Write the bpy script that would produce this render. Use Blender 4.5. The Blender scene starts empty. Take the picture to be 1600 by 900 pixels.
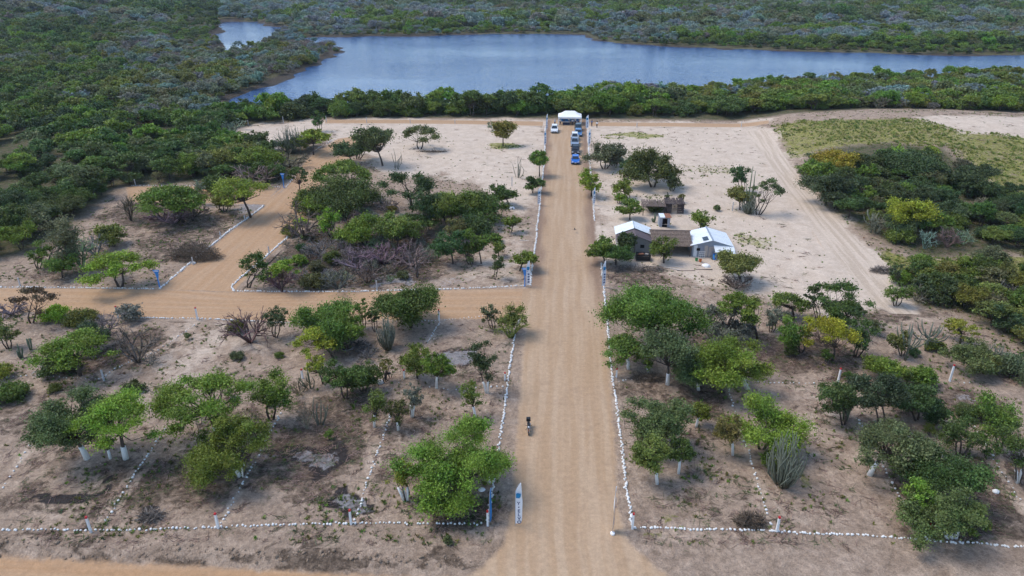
import bpy, math, random
import numpy as np
from mathutils import Vector, Matrix

# ------------------------------------------------------------------ camera, sky, sun, exposure
SC = bpy.context.scene
COL = SC.collection
F_PX, PITCH, CAM_H = 1101.0, math.radians(25.0), 40.0
cam_d = bpy.data.cameras.new('camera'); cam_d.lens = 36.0 * F_PX / 1600.0; cam_d.sensor_width = 36.0
cam_d.clip_start = 0.5; cam_d.clip_end = 6000.0
cam = bpy.data.objects.new('camera', cam_d); COL.objects.link(cam)
cam.location = (0, 0, CAM_H); cam.rotation_euler = (math.radians(90) - PITCH, 0, 0)
SC.camera = cam
SUN_EL, SUN_AZ = math.radians(58), math.radians(-80)      # azimuth from +Y towards +X: sun stands on the left
world = bpy.data.worlds.new('World'); SC.world = world; world.use_nodes = True
wn = world.node_tree
sky = wn.nodes.new('ShaderNodeTexSky'); sky.sky_type = 'NISHITA'; sky.sun_disc = False
sky.sun_elevation = SUN_EL; sky.sun_rotation = SUN_AZ; sky.air_density = 1.0; sky.dust_density = 0.8; sky.ozone_density = 1.5
wn.nodes['Background'].inputs[1].default_value = 0.15
wn.links.new(sky.outputs[0], wn.nodes['Background'].inputs[0])
sun_d = bpy.data.lights.new('sun', 'SUN'); sun_d.energy = 1.35; sun_d.angle = math.radians(28); sun_d.color = (1.0, 0.91, 0.78)
sun = bpy.data.objects.new('sun', sun_d); COL.objects.link(sun)
sdir = Vector((math.sin(SUN_AZ) * math.cos(SUN_EL), math.cos(SUN_AZ) * math.cos(SUN_EL), math.sin(SUN_EL)))
sun.rotation_euler = sdir.to_track_quat('Z', 'Y').to_euler(); sun.location = (0, 0, 120)
SC.view_settings.view_transform = 'Standard'; SC.view_settings.look = 'None'
SC.view_settings.exposure = 0.85; SC.view_settings.gamma = 1.0
SC.render.engine = 'CYCLES'
SC.cycles.max_bounces = 5; SC.cycles.diffuse_bounces = 2; SC.cycles.transmission_bounces = 3
SC.cycles.use_denoising = True; SC.cycles.use_adaptive_sampling = True; SC.cycles.adaptive_threshold = 0.025

R = math.radians
rng = np.random.default_rng(7); random.seed(7)
CP, SP = math.cos(PITCH), math.sin(PITCH)
ROAD_YAW = -math.atan2(0.0808, 1.103)                      # the main road runs slightly to the right

# ------------------------------------------------------------------ numbers: survey of the place
def flat(px, py, z=0.0):
    u, v = (px - 800.0) / F_PX, (450.0 - py) / F_PX
    t = (CAM_H - z) / (SP - v * CP)
    return np.array([u * t, t * (CP + v * SP), z])
def proj(p):
    x, y, z = p[0], p[1], p[2] - CAM_H
    dep = y * CP - z * SP
    return 800 + F_PX * x / dep, 450 - F_PX * (y * SP + z * CP) / dep, dep
def poly(pts): return np.array([flat(*p)[:2] for p in pts])

def smooth(a, b, x):
    t = np.clip((x - a) / (b - a), 0, 1); return t * t * (3 - 2 * t)
_LAT = np.random.default_rng(3).random((256, 256))
def vnoise(x, y, sc, seed=0):
    x = np.asarray(x) / sc + seed * 17.3; y = np.asarray(y) / sc + seed * 9.1
    xi = np.floor(x).astype(int); yi = np.floor(y).astype(int); fx = x - xi; fy = y - yi
    fx = fx * fx * (3 - 2 * fx); fy = fy * fy * (3 - 2 * fy)
    g = lambda a, b: _LAT[a % 256, b % 256]
    return (g(xi, yi) * (1 - fx) + g(xi + 1, yi) * fx) * (1 - fy) + (g(xi, yi + 1) * (1 - fx) + g(xi + 1, yi + 1) * fx) * fy
def sdist(P, x, y):
    """signed distance to polygon P, positive inside"""
    x = np.asarray(x, float); y = np.asarray(y, float)
    d = np.full(x.shape, 1e9); ins = np.zeros(x.shape, bool); n = len(P)
    for i in range(n):
        ax, ay = P[i]; bx, by = P[(i + 1) % n]
        ex, ey = bx - ax, by - ay
        t = np.clip(((x - ax) * ex + (y - ay) * ey) / (ex * ex + ey * ey + 1e-9), 0, 1)
        d = np.minimum(d, (x - ax - t * ex) ** 2 + (y - ay - t * ey) ** 2)
        c = ((ay > y) != (by > y))
        with np.errstate(divide='ignore', invalid='ignore'):
            xx = ex * (y - ay) / (ey if ey != 0 else 1e-9) + ax
        ins ^= c & (x < xx)
    return np.where(ins, 1, -1) * np.sqrt(d)

LAKE = poly([(340, 164), (372, 150), (420, 135), (470, 112), (510, 91), (530, 80), (522, 73), (500, 66), (478, 57), (520, 56), (600, 55), (700, 54), (790, 52),
             (870, 52), (912, 53), (925, 60), (960, 66), (1050, 71), (1140, 75), (1250, 79), (1400, 83), (1540, 85), (1600, 85), (1900, 84),
             (1900, 108), (1600, 112), (1450, 117), (1250, 126), (1120, 135), (1000, 147), (900, 158), (700, 165), (520, 168), (430, 168)])
CHANNEL = poly([(343, 33), (365, 32), (400, 34), (440, 43), (425, 55), (390, 72), (360, 82), (340, 86), (334, 60)])
DUNE_C = flat(1480, 222)[:2]
def height(x, y):
    x = np.asarray(x, float); y = np.asarray(y, float)
    z = np.zeros(x.shape)
    z = z + 5.0 * np.exp(-((x - DUNE_C[0]) / 46) ** 2 - ((y - DUNE_C[1]) / 34) ** 2) * smooth(48, 66, x - 0.0733 * (y - 45))
    z = z + 16 * np.exp(-((x + 400) / 120) ** 2 - ((y - 500) / 140) ** 2)
    z = z + 26 * smooth(900, 2600, y)
    # cut of the lower road
    a, b = flat(0, 857), flat(640, 889)
    ye = a[1] + (x - a[0]) * (b[1] - a[1]) / (b[0] - a[0])
    rx = 1.8 + (y - 45) * 0.0733
    cor = smooth(4.5, 9, np.abs(x - rx))
    z = z - 0.40 * smooth(0.5, -0.6, y - ye) * cor * (x < 25)
    z = z + 0.22 * np.exp(-((y - ye - 0.9) / 0.6) ** 2) * cor * (x < 3)
    far = (y > 190)
    if far.any():
        s = np.maximum(sdist(LAKE, x, y), sdist(CHANNEL, x, y))
        s = s + (vnoise(x, y, 9.0, 4) - 0.5) * 7 + (vnoise(x, y, 28.0, 6) - 0.5) * 8
        m = smooth(-2.0, 5.0, s); z = np.where(far, z * (1 - m) - 1.6 * m, z)
    return z
def at(px, py):
    p = flat(px, py)
    for _ in range(6):
        p = flat(px, py, float(height(np.array([p[0]]), np.array([p[1]]))[0]))
    return p

# ------------------------------------------------------------------ materials
def mat(name, col, rough=0.8, metal=0.0, var=0.25, sc=4.0, bump=0.0, spec=0.3):
    m = bpy.data.materials.new(name); m.use_nodes = True; nt = m.node_tree; b = nt.nodes['Principled BSDF']
    b.inputs['Roughness'].default_value = rough; b.inputs['Metallic'].default_value = metal
    b.inputs['Specular IOR Level'].default_value = spec
    tc = nt.nodes.new('ShaderNodeTexCoord'); n = nt.nodes.new('ShaderNodeTexNoise'); n.inputs['Scale'].default_value = sc; n.inputs['Detail'].default_value = 4
    nt.links.new(tc.outputs['Object'], n.inputs['Vector'])
    mx = nt.nodes.new('ShaderNodeMix'); mx.data_type = 'RGBA'
    mx.inputs[6].default_value = (*[c * (1 - var) for c in col], 1); mx.inputs[7].default_value = (*[min(1, c * (1 + var)) for c in col], 1)
    nt.links.new(n.outputs['Fac'], mx.inputs[0]); nt.links.new(mx.outputs[2], b.inputs['Base Color'])
    if bump:
        bp = nt.nodes.new('ShaderNodeBump'); bp.inputs['Strength'].default_value = bump; bp.inputs['Distance'].default_value = 0.05
        nt.links.new(n.outputs['Fac'], bp.inputs['Height']); nt.links.new(bp.outputs[0], b.inputs['Normal'])
    return m
def corrugated(name, col, period=0.18, axis='X', rough=0.45, metal=0.3):
    m = mat(name, col, rough, metal, 0.15, 1.2); nt = m.node_tree; b = nt.nodes['Principled BSDF']
    tc = nt.nodes.new('ShaderNodeTexCoord'); w = nt.nodes.new('ShaderNodeTexWave'); w.bands_direction = axis
    w.inputs['Scale'].default_value = 0.314 / period; nt.links.new(tc.outputs['Object'], w.inputs['Vector'])
    bp = nt.nodes.new('ShaderNodeBump'); bp.inputs['Strength'].default_value = 0.8; bp.inputs['Distance'].default_value = 0.03
    nt.links.new(w.outputs['Fac'], bp.inputs['Height']); nt.links.new(bp.outputs[0], b.inputs['Normal'])
    return m
def leaf_mat(name, instanced=False, trans=0.22):
    m = bpy.data.materials.new(name); m.use_nodes = True; nt = m.node_tree; nt.nodes.remove(nt.nodes['Principled BSDF'])
    out = nt.nodes['Material Output']
    if instanced:
        t = nt.nodes.new('ShaderNodeAttribute'); t.attribute_type = 'INSTANCER'; t.attribute_name = 'tint'; tint = t.outputs['Color']
    else:
        t = nt.nodes.new('ShaderNodeObjectInfo'); tint = t.outputs['Color']
    a = nt.nodes.new('ShaderNodeAttribute'); a.attribute_name = 'v'
    mp = nt.nodes.new('ShaderNodeMapRange'); mp.inputs['To Min'].default_value = 0.35; mp.inputs['To Max'].default_value = 1.8
    nt.links.new(a.outputs['Fac'], mp.inputs['Value'])
    vm = nt.nodes.new('ShaderNodeVectorMath'); vm.operation = 'SCALE'
    nt.links.new(tint, vm.inputs[0]); nt.links.new(mp.outputs[0], vm.inputs['Scale'])
    # older leaves drift to olive
    hs = nt.nodes.new('ShaderNodeHueSaturation'); hm = nt.nodes.new('ShaderNodeMapRange'); hm.inputs['To Min'].default_value = 0.475; hm.inputs['To Max'].default_value = 0.525
    a2 = nt.nodes.new('ShaderNodeAttribute'); a2.attribute_name = 'w'
    if instanced and trans: mp.inputs['To Min'].default_value = 0.55; mp.inputs['To Max'].default_value = 1.5; hm.inputs['To Min'].default_value = 0.49; hm.inputs['To Max'].default_value = 0.52
    if trans == 0: hm.inputs['To Min'].default_value = 0.498; hm.inputs['To Max'].default_value = 0.514
    nt.links.new(a2.outputs['Fac'], hm.inputs['Value']); nt.links.new(hm.outputs[0], hs.inputs['Hue']); nt.links.new(vm.outputs[0], hs.inputs['Color'])
    d = nt.nodes.new('ShaderNodeBsdfPrincipled'); d.inputs['Roughness'].default_value = 0.55; d.inputs['Specular IOR Level'].default_value = 0.25
    tr = nt.nodes.new('ShaderNodeBsdfTranslucent'); mx = nt.nodes.new('ShaderNodeMixShader'); mx.inputs[0].default_value = trans
    nt.links.new(hs.outputs[0], d.inputs['Base Color']); nt.links.new(hs.outputs[0], tr.inputs['Color'])
    nt.links.new(d.outputs[0], mx.inputs[1]); nt.links.new(tr.outputs[0], mx.inputs[2]); nt.links.new(mx.outputs[0], out.inputs['Surface'])
    return m
M = {}
M['leaf'] = leaf_mat('leaf'); M['leaf_i'] = leaf_mat('leaf_wood', True)
M['twig'] = leaf_mat('twig', False, 0.0); M['twig_i'] = leaf_mat('twig_wood', True, 0.0)
M['bark'] = mat('bark', (0.085, 0.066, 0.055), 0.9, 0, 0.4, 5, 0.6)
M['cactus'] = mat('cactus_skin', (0.12, 0.155, 0.095), 0.7, 0, 0.35, 2.5, 0.3)
M['cactus_grey'] = mat('cactus_grey', (0.14, 0.155, 0.115), 0.75, 0, 0.4, 2.5, 0.3)
M['white'] = mat('white_paint', (0.80, 0.80, 0.79), 0.6, 0, 0.06, 6)
M['lime'] = mat('lime_wash', (0.74, 0.735, 0.71), 0.85, 0, 0.16, 9, 0.2)
M['red'] = mat('red_paint', (0.50, 0.03, 0.035), 0.5, 0, 0.2, 6)
M['concrete'] = mat('concrete', (0.5, 0.5, 0.5), 0.85, 0, 0.18, 6)
M['blue'] = mat('blue_paint', (0.05, 0.24, 0.62), 0.45, 0, 0.12, 4)
M['bluecloth'] = mat('blue_cloth', (0.03, 0.2, 0.5), 0.7, 0, 0.15, 2)
M['cloth'] = mat('white_cloth', (0.80, 0.82, 0.86), 0.75, 0, 0.05, 2)
M['ink'] = mat('navy_ink', (0.03, 0.05, 0.16), 0.7, 0, 0.1, 4)
M['teal'] = mat('teal_ink', (0.02, 0.22, 0.45), 0.7, 0, 0.25, 3)
M['steel'] = mat('steel', (0.45, 0.46, 0.48), 0.4, 0.8, 0.15, 5)
M['tyre'] = mat('tyre', (0.02, 0.02, 0.02), 0.85, 0, 0.2, 8)
M['glass'] = mat('dark_glass', (0.025, 0.035, 0.045), 0.12, 0, 0.1, 2, 0, 0.6)
M['lamp'] = mat('lamp_glass', (0.75, 0.78, 0.8), 0.2, 0, 0.05, 2, 0, 0.6)
M['black'] = mat('black_plastic', (0.018, 0.018, 0.02), 0.5, 0, 0.3, 5)
M['zinc'] = corrugated('zinc_roof', (0.74, 0.78, 0.80), 0.2, 'Y', 0.5, 0.1)
M['zincwall'] = corrugated('zinc_wall', (0.30, 0.34, 0.40), 0.2, 'X', 0.5, 0.25)
M['fibre'] = corrugated('fibre_roof', (0.115, 0.09, 0.095), 0.2, 'Y', 0.85, 0.0)
M['mud'] = mat('mud_wall', (0.29, 0.275, 0.26), 0.95, 0, 0.2, 2.5, 0.5)
M['thatch'] = mat('thatch', (0.24, 0.185, 0.15), 0.95, 0, 0.45, 7, 0.8)
M['thatch_old'] = mat('thatch_old', (0.15, 0.115, 0.095), 0.95, 0, 0.45, 7, 0.8)
M['wood'] = mat('old_wood', (0.15, 0.115, 0.10), 0.9, 0, 0.4, 5, 0.5)
M['darkwood'] = mat('dark_wood', (0.07, 0.055, 0.055), 0.9, 0, 0.4, 5, 0.5)
M['palewood'] = mat('pale_wood', (0.55, 0.5, 0.45), 0.85, 0, 0.2, 5)
M['rust'] = mat('rust', (0.26, 0.12, 0.075), 0.85, 0.2, 0.35, 3)
M['skin'] = mat('skin', (0.23, 0.13, 0.085), 0.6, 0, 0.1, 9)
M['hair'] = mat('hair', (0.015, 0.012, 0.01), 0.7, 0, 0.2, 9)
M['dark'] = mat('dark_interior', (0.02, 0.018, 0.016), 0.95, 0, 0.2, 3)
M['clod'] = mat('soil_clod', (0.26, 0.19, 0.135), 0.95, 0, 0.3, 3, 0.6)

def ground_material():
    m = bpy.data.materials.new('ground_soil'); m.use_nodes = True; nt = m.node_tree; N = nt.nodes; L = nt.links
    b = N['Principled BSDF']; b.inputs['Roughness'].default_value = 0.95; b.inputs['Specular IOR Level'].default_value = 0.1
    geo = N.new('ShaderNodeNewGeometry')
    def noise(sc, det=5, rough=0.6, dist=0.0):
        n = N.new('ShaderNodeTexNoise'); n.inputs['Scale'].default_value = sc; n.inputs['Detail'].default_value = det
        n.inputs['Roughness'].default_value = rough; n.inputs['Distortion'].default_value = dist
        L.new(geo.outputs['Position'], n.inputs['Vector']); return n.outputs['Fac']
    def attr(nm):
        a = N.new('ShaderNodeAttribute'); a.attribute_name = nm; return a.outputs['Fac']
    def mrange(v, a, c, d=0.0, e=1.0, sm=True):
        n = N.new('ShaderNodeMapRange'); n.interpolation_type = 'SMOOTHSTEP' if sm else 'LINEAR'
        n.inputs['From Min'].default_value = a; n.inputs['From Max'].default_value = c; n.inputs['To Min'].default_value = d; n.inputs['To Max'].default_value = e
        L.new(v, n.inputs['Value']); return n.outputs[0]
    def math_(op, a, c):
        n = N.new('ShaderNodeMath'); n.operation = op
        for i, q in enumerate((a, c)):
            if isinstance(q, (int, float)): n.inputs[i].default_value = q
            else: L.new(q, n.inputs[i])
        return n.outputs[0]
    def mix(f, a, c):
        n = N.new('ShaderNodeMix'); n.data_type = 'RGBA'
        if isinstance(f, (int, float)): n.inputs[0].default_value = f
        else: L.new(f, n.inputs[0])
        for i, q in ((6, a), (7, c)):
            if isinstance(q, tuple): n.inputs[i].default_value = (*q, 1)
            else: L.new(q, n.inputs[i])
        return n.outputs[2]
    n_big, n_mid, n_fine, n_tiny = noise(0.07, 4), noise(0.45, 6, 0.65, 0.4), noise(2.2, 6, 0.7), noise(9.0, 4, 0.7)
    n_mid2 = noise(0.9, 7, 0.72, 0.8)
    soil = mix(mrange(n_mid, 0.35, 0.65), (0.29, 0.212, 0.155), (0.44, 0.335, 0.255))
    soil = mix(math_('MULTIPLY', mrange(n_big, 0.4, 0.62), 0.6), soil, (0.36, 0.27, 0.20))
    speck = mrange(noise(1.6, 8, 0.8, 1.0), 0.56, 0.68); soil = mix(math_('MULTIPLY', speck, 0.55), soil, (0.12, 0.09, 0.065))
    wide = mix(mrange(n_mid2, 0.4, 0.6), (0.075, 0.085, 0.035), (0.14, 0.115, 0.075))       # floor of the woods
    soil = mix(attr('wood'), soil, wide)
    pale = mix(mrange(n_mid, 0.3, 0.7), (0.50, 0.40, 0.31), (0.60, 0.495, 0.395))
    soil = mix(mrange(math_('ADD', attr('pale'), math_('MULTIPLY', math_('SUBTRACT', n_mid, 0.5), 0.9)), 0.2, 0.8), soil, pale)
    lit = mrange(math_('ADD', attr('litter'), math_('MULTIPLY', math_('SUBTRACT', n_mid2, 0.5), 2.3)), 0.26, 0.72)
    litc = mix(mrange(n_fine, 0.35, 0.65), (0.072, 0.052, 0.038), (0.165, 0.122, 0.09))
    soil = mix(math_('MULTIPLY', lit, 0.88), soil, litc)
    gr = mrange(math_('ADD', attr('grass'), math_('MULTIPLY', math_('SUBTRACT', n_mid2, 0.5), 1.8)), 0.4, 0.85)
    grc = mix(mrange(n_fine, 0.3, 0.7), (0.165, 0.170, 0.040), (0.27, 0.26, 0.07))
    soil = mix(math_('MULTIPLY', gr, 0.9), soil, grc)
    ch = mrange(math_('ADD', attr('char'), math_('MULTIPLY', math_('SUBTRACT', n_mid2, 0.5), 1.0)), 0.35, 0.7)
    soil = mix(ch, soil, (0.045, 0.038, 0.036))
    ash = mrange(math_('ADD', attr('ash'), math_('MULTIPLY', math_('SUBTRACT', n_fine, 0.5), 1.6)), 0.45, 0.8)
    soil = mix(math_('MULTIPLY', ash, 0.8), soil, (0.30, 0.285, 0.285))
    mudf = mrange(attr('mudflat'), 0.3, 0.7)
    soil = mix(mudf, soil, (0.075, 0.062, 0.05))
    # graded road dirt with long wheel streaks across u
    u = attr('u'); uv = N.new('ShaderNodeCombineXYZ'); L.new(math_('MULTIPLY', math_('ADD', u, math_('MULTIPLY', n_big, 1.2)), 1.3), uv.inputs[0]); L.new(math_('MULTIPLY', attr('s'), 0.05), uv.inputs[1])
    ns = N.new('ShaderNodeTexNoise'); ns.inputs['Scale'].default_value = 1.0; ns.inputs['Detail'].default_value = 5; L.new(uv.outputs[0], ns.inputs['Vector'])
    red = mix(attr('red'), (0.41, 0.285, 0.18), (0.42, 0.255, 0.14))
    road = mix(math_('MULTIPLY', mrange(ns.outputs['Fac'], 0.38, 0.66), math_('SUBTRACT', 0.5, math_('MULTIPLY', attr('red'), 0.3))), red, (0.52, 0.395, 0.28))
    road = mix(math_('MULTIPLY', mrange(n_mid, 0.5, 0.75), 0.45), road, (0.33, 0.225, 0.15))
    road = mix(math_('MULTIPLY', attr('band'), 0.8), road, (0.22, 0.145, 0.105))
    road = mix(attr('sandy'), road, mix(mrange(ns.outputs['Fac'], 0.42, 0.58), (0.475, 0.38, 0.29), (0.575, 0.47, 0.37)))
    dirt = mrange(math_('ADD', attr('dirt'), math_('MULTIPLY', math_('SUBTRACT', n_mid2, 0.5), 0.9)), 0.3, 0.75)
    soil = mix(dirt, soil, road)
    mul = N.new('ShaderNodeMix'); mul.data_type = 'RGBA'; mul.blend_type = 'MULTIPLY'; mul.inputs[0].default_value = 1.0
    gfine = mrange(n_fine, 0.3, 0.7, 0.72, 1.20); gt = mrange(n_tiny, 0.3, 0.7, 0.78, 1.18)
    g = math_('MULTIPLY', gfine, gt); calm = math_('MULTIPLY', math_('MAXIMUM', dirt, attr('pale')), 0.6); g = math_('ADD', math_('MULTIPLY', g, math_('SUBTRACT', 1.0, calm)), calm); cmb = N.new('ShaderNodeCombineColor')
    for i in range(3): L.new(g, cmb.inputs[i])
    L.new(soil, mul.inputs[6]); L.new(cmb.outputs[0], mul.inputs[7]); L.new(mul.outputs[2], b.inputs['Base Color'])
    bp = N.new('ShaderNodeBump'); bp.inputs['Strength'].default_value = 0.9; bp.inputs['Distance'].default_value = 0.2
    hsum = math_('ADD', n_fine, math_('MULTIPLY', n_mid2, 1.5)); L.new(hsum, bp.inputs['Height']); L.new(math_('SUBTRACT', 0.9, math_('MULTIPLY', math_('MAXIMUM', dirt, attr('pale')), 0.6)), bp.inputs['Strength']); L.new(bp.outputs[0], b.inputs['Normal'])
    return m
M['ground'] = ground_material()
def water_material():
    m = bpy.data.materials.new('lake_water'); m.use_nodes = True; nt = m.node_tree; b = nt.nodes['Principled BSDF']
    b.inputs['Base Color'].default_value = (0.028, 0.082, 0.21, 1); b.inputs['Roughness'].default_value = 0.12; b.inputs['IOR'].default_value = 1.33
    geo = nt.nodes.new('ShaderNodeNewGeometry'); mp = nt.nodes.new('ShaderNodeMapping'); mp.inputs['Scale'].default_value = (0.5, 1.0, 1.0)
    n = nt.nodes.new('ShaderNodeTexNoise'); n.inputs['Scale'].default_value = 0.9; n.inputs['Detail'].default_value = 5
    nt.links.new(geo.outputs['Position'], mp.inputs['Vector']); nt.links.new(mp.outputs[0], n.inputs['Vector'])
    bp = nt.nodes.new('ShaderNodeBump'); bp.inputs['Strength'].default_value = 0.9; bp.inputs['Distance'].default_value = 0.5
    nt.links.new(n.outputs['Fac'], bp.inputs['Height']); nt.links.new(bp.outputs[0], b.inputs['Normal'])
    n2 = nt.nodes.new('ShaderNodeTexNoise'); n2.inputs['Scale'].default_value = 0.012; n2.inputs['Detail'].default_value = 4; nt.links.new(mp.outputs[0], n2.inputs['Vector'])
    mr = nt.nodes.new('ShaderNodeMapRange'); mr.inputs['From Min'].default_value = .35; mr.inputs['From Max'].default_value = .65; mr.inputs['To Min'].default_value = .3; mr.inputs['To Max'].default_value = 1.0
    nt.links.new(n2.outputs['Fac'], mr.inputs['Value']); nt.links.new(mr.outputs[0], bp.inputs['Strength'])
    return m
M['water'] = water_material()

# ------------------------------------------------------------------ mesh helpers
def mesh_np(name, V, Q=None, T=None, smooth_=False):
    """V (n,3); Q quads (m,4); T tris (k,3)"""
    me = bpy.data.meshes.new(name); V = np.asarray(V, np.float32)
    loops = []; starts = []; tot = []
    nq = 0 if Q is None else len(Q); ntt = 0 if T is None else len(T)
    parts = []
    if nq: parts.append(np.asarray(Q, np.int32).ravel())
    if ntt: parts.append(np.asarray(T, np.int32).ravel())
    li = np.concatenate(parts)
    st = np.concatenate([np.arange(nq) * 4, nq * 4 + np.arange(ntt) * 3]).astype(np.int32)
    me.vertices.add(len(V)); me.vertices.foreach_set('co', V.ravel())
    me.loops.add(len(li)); me.loops.foreach_set('vertex_index', li)
    me.polygons.add(len(st)); me.polygons.foreach_set('loop_start', st)
    me.update(calc_edges=True)
    if smooth_: me.polygons.foreach_set('use_smooth', np.ones(len(st), bool))
    return me
def link(name, me, m=None, parent=None, loc=None):
    o = bpy.data.objects.new(name, me); COL.objects.link(o)
    if m is not None and me is not None and hasattr(me, 'materials') and not len(me.materials): me.materials.append(M[m] if isinstance(m, str) else m)
    if parent is not None: o.parent = parent
    if loc is not None: o.location = loc
    return o
def tag(o, label, cat=None, group=None, kind=None):
    o['label'] = label
    if cat: o['category'] = cat
    if group: o['group'] = group
    if kind: o['kind'] = kind
    return o
def thing(name, label, cat, loc=(0, 0, 0), rz=0.0, group=None):
    o = bpy.data.objects.new(name, None); COL.objects.link(o); o.location = loc; o.rotation_euler = (0, 0, rz); o.empty_display_size = 0.3
    return tag(o, label, cat, group)
def faceattr(me, name, vals):
    a = me.attributes.new(name, 'FLOAT', 'FACE'); a.data.foreach_set('value', np.asarray(vals, np.float32))
def vertattr(me, name, vals):
    a = me.attributes.new(name, 'FLOAT', 'POINT'); a.data.foreach_set('value', np.asarray(vals, np.float32))
class MB:
    """collects shapes for ONE mesh"""
    def __init__(s): s.v = []; s.f = []
    def add(s, V, Fs):
        k = len(s.v); s.v += [tuple(map(float, p)) for p in V]; s.f += [tuple(i + k for i in f) for f in Fs]; return s
    def box(s, c, d, rz=0.0, rx=0.0, ry=0.0, top=1.0):
        x, y, z = [q / 2 for q in d]
        P = [(-x, -y, -z), (x, -y, -z), (x, y, -z), (-x, y, -z), (-x * top, -y * top, z), (x * top, -y * top, z), (x * top, y * top, z), (-x * top, y * top, z)]
        Mx = Matrix.Translation(c) @ Matrix.Rotation(rz, 4, 'Z') @ Matrix.Rotation(ry, 4, 'Y') @ Matrix.Rotation(rx, 4, 'X')
        return s.add([Mx @ Vector(p) for p in P], [(3, 2, 1, 0), (4, 5, 6, 7), (0, 1, 5, 4), (1, 2, 6, 5), (2, 3, 7, 6), (3, 0, 4, 7)])
    def tube(s, path, rad, n=6, cap=True, star=0.0):
        path = [Vector(p) for p in path]; k = len(path)
        if not hasattr(rad, '__len__'): rad = [rad] * k
        V = []; Fs = []
        for i, p in enumerate(path):
            t = (path[min(i + 1, k - 1)] - path[max(i - 1, 0)]).normalized()
            a = t.cross(Vector((0.31, 0.95, 0.05))); a = a.normalized() if a.length > 1e-4 else Vector((1, 0, 0)); b = t.cross(a)
            for j in range(n):
                q = 2 * math.pi * j / n; r = rad[i] * (1 - star * (j % 2))
                V.append(p + a * (r * math.cos(q)) + b * (r * math.sin(q)))
        for i in range(k - 1):
            for j in range(n):
                Fs.append((i * n + j, i * n + (j + 1) % n, (i + 1) * n + (j + 1) % n, (i + 1) * n + j))
        if cap: Fs.append(tuple(range(n))[::-1]); Fs.append(tuple((k - 1) * n + j for j in range(n)))
        return s.add(V, Fs)
    def slab(s, P, th, nrm=None):
        """planar polygon P given thickness th along its normal"""
        P = [Vector(p) for p in P]
        nn = Vector(nrm) if nrm else (P[1] - P[0]).cross(P[2] - P[0]).normalized()
        n = len(P); V = P + [p + nn * th for p in P]
        return s.add(V, [tuple(range(n))[::-1], tuple(range(n, 2 * n))] + [(i, (i + 1) % n, n + (i + 1) % n, n + i) for i in range(n)])
    def loft(s, secs, cap=True):
        n = len(secs[0]); V = [p for q in secs for p in q]; Fs = []
        for i in range(len(secs) - 1):
            for j in range(n): Fs.append((i * n + j, i * n + (j + 1) % n, (i + 1) * n + (j + 1) % n, (i + 1) * n + j))
        if cap: Fs.append(tuple(range(n))[::-1]); Fs.append(tuple((len(secs) - 1) * n + j for j in range(n)))
        return s.add(V, Fs)
    def mesh(s, name, sm=False):
        me = bpy.data.meshes.new(name); me.from_pydata(s.v, [], s.f); me.update()
        if sm: me.polygons.foreach_set('use_smooth', [True] * len(me.polygons))
        return me
    def build(s, name, m, parent=None, loc=None, sm=False): return link(name, s.mesh(name, sm), m, parent, loc)

# ------------------------------------------------------------------ ground, roads, water
ROADS = {
 'main_road': ([(854,188),(850,230),(845,290),(838,360),(829,440),(815,560),(806,680),(800,790),(785,850),(735,900),(680,940)],
               [(917,188),(918,230),(924,290),(931,360),(941,440),(952,560),(962,680),(966,790),(985,850),(1045,900),(1100,940)], 0.034, 0.15),
 'side_road': ([(-60,450),(100,451),(245,452),(370,457),(560,456),(700,453),(845,450)],
               [(-60,486),(100,490),(200,496),(450,503),(600,501),(700,499),(845,500)], 0.022, 0.75),
 'diagonal_road': ([(250,452),(300,411),(350,371),(413,323),(446,295),(480,248),(528,217),(560,212)],
                   [(365,456),(425,397),(455,372),(478,336),(500,304),(515,269),(556,240),(600,226)], 0.027, 0.75),
 'cross_road': ([(190,292),(300,291),(445,293)], [(190,316),(300,317),(420,320)], 0.018, 0.7),
 'shore_track_west': ([(508,187),(600,187),(720,188),(850,190)], [(508,193),(600,193),(720,194),(850,197)], 0.020, 0.6),
 'shore_track_east': ([(920,191),(1050,192),(1120,193),(1200,194)], [(920,197),(1050,198),(1120,199),(1200,199)], 0.020, 0.6),
 'sand_track': ([(1165,206),(1205,262),(1255,330),(1305,400),(1362,470),(1390,490)], [(1198,206),(1238,262),(1305,340),(1372,408),(1425,470),(1440,492)], 0.016, 0.0),
 'lower_road': ([(-90,860),(0,864),(200,873),(400,884),(640,896),(800,905)], [(-90,1000),(0,1000),(200,1000),(400,1000),(640,1000),(800,1000)], 0.024, 1.0),
}
ROADPOLY = {k: np.concatenate([poly(a), poly(b)[::-1]]) for k, (a, b, _, _) in ROADS.items()}
def poly_at(pts): return np.array([at(*p)[:2] for p in pts])                # on the ground as it rises
CLEARED = poly([(-400,990),(-400,470),(0,405),(60,395),(140,332),(190,292),(300,287),(440,288),(462,268),(478,244),(500,222),(440,236),(380,222),(342,214),(345,203),(440,190),(510,184),(925,186),(1200,190),(1440,183),(1900,183),(1900,990)])
THICKET = poly_at([(1250,262),(1275,236),(1390,222),(1475,232),(1540,288),(1700,310),(1700,396),(1440,402),(1380,378),(1300,332)])
THICKET_LOW = poly_at([(1385,440),(1440,418),(1700,425),(1700,560),(1600,545),(1510,490),(1440,480),(1400,470)])
DUNE = poly_at([(1205,195),(1440,185),(1500,206),(1700,222),(1700,330),(1540,290),(1480,232),(1390,225),(1270,240),(1228,252)])
DUNE_LOW = poly_at([(1365,384),(1430,402),(1700,398),(1700,440),(1440,432),(1392,446)])
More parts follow.
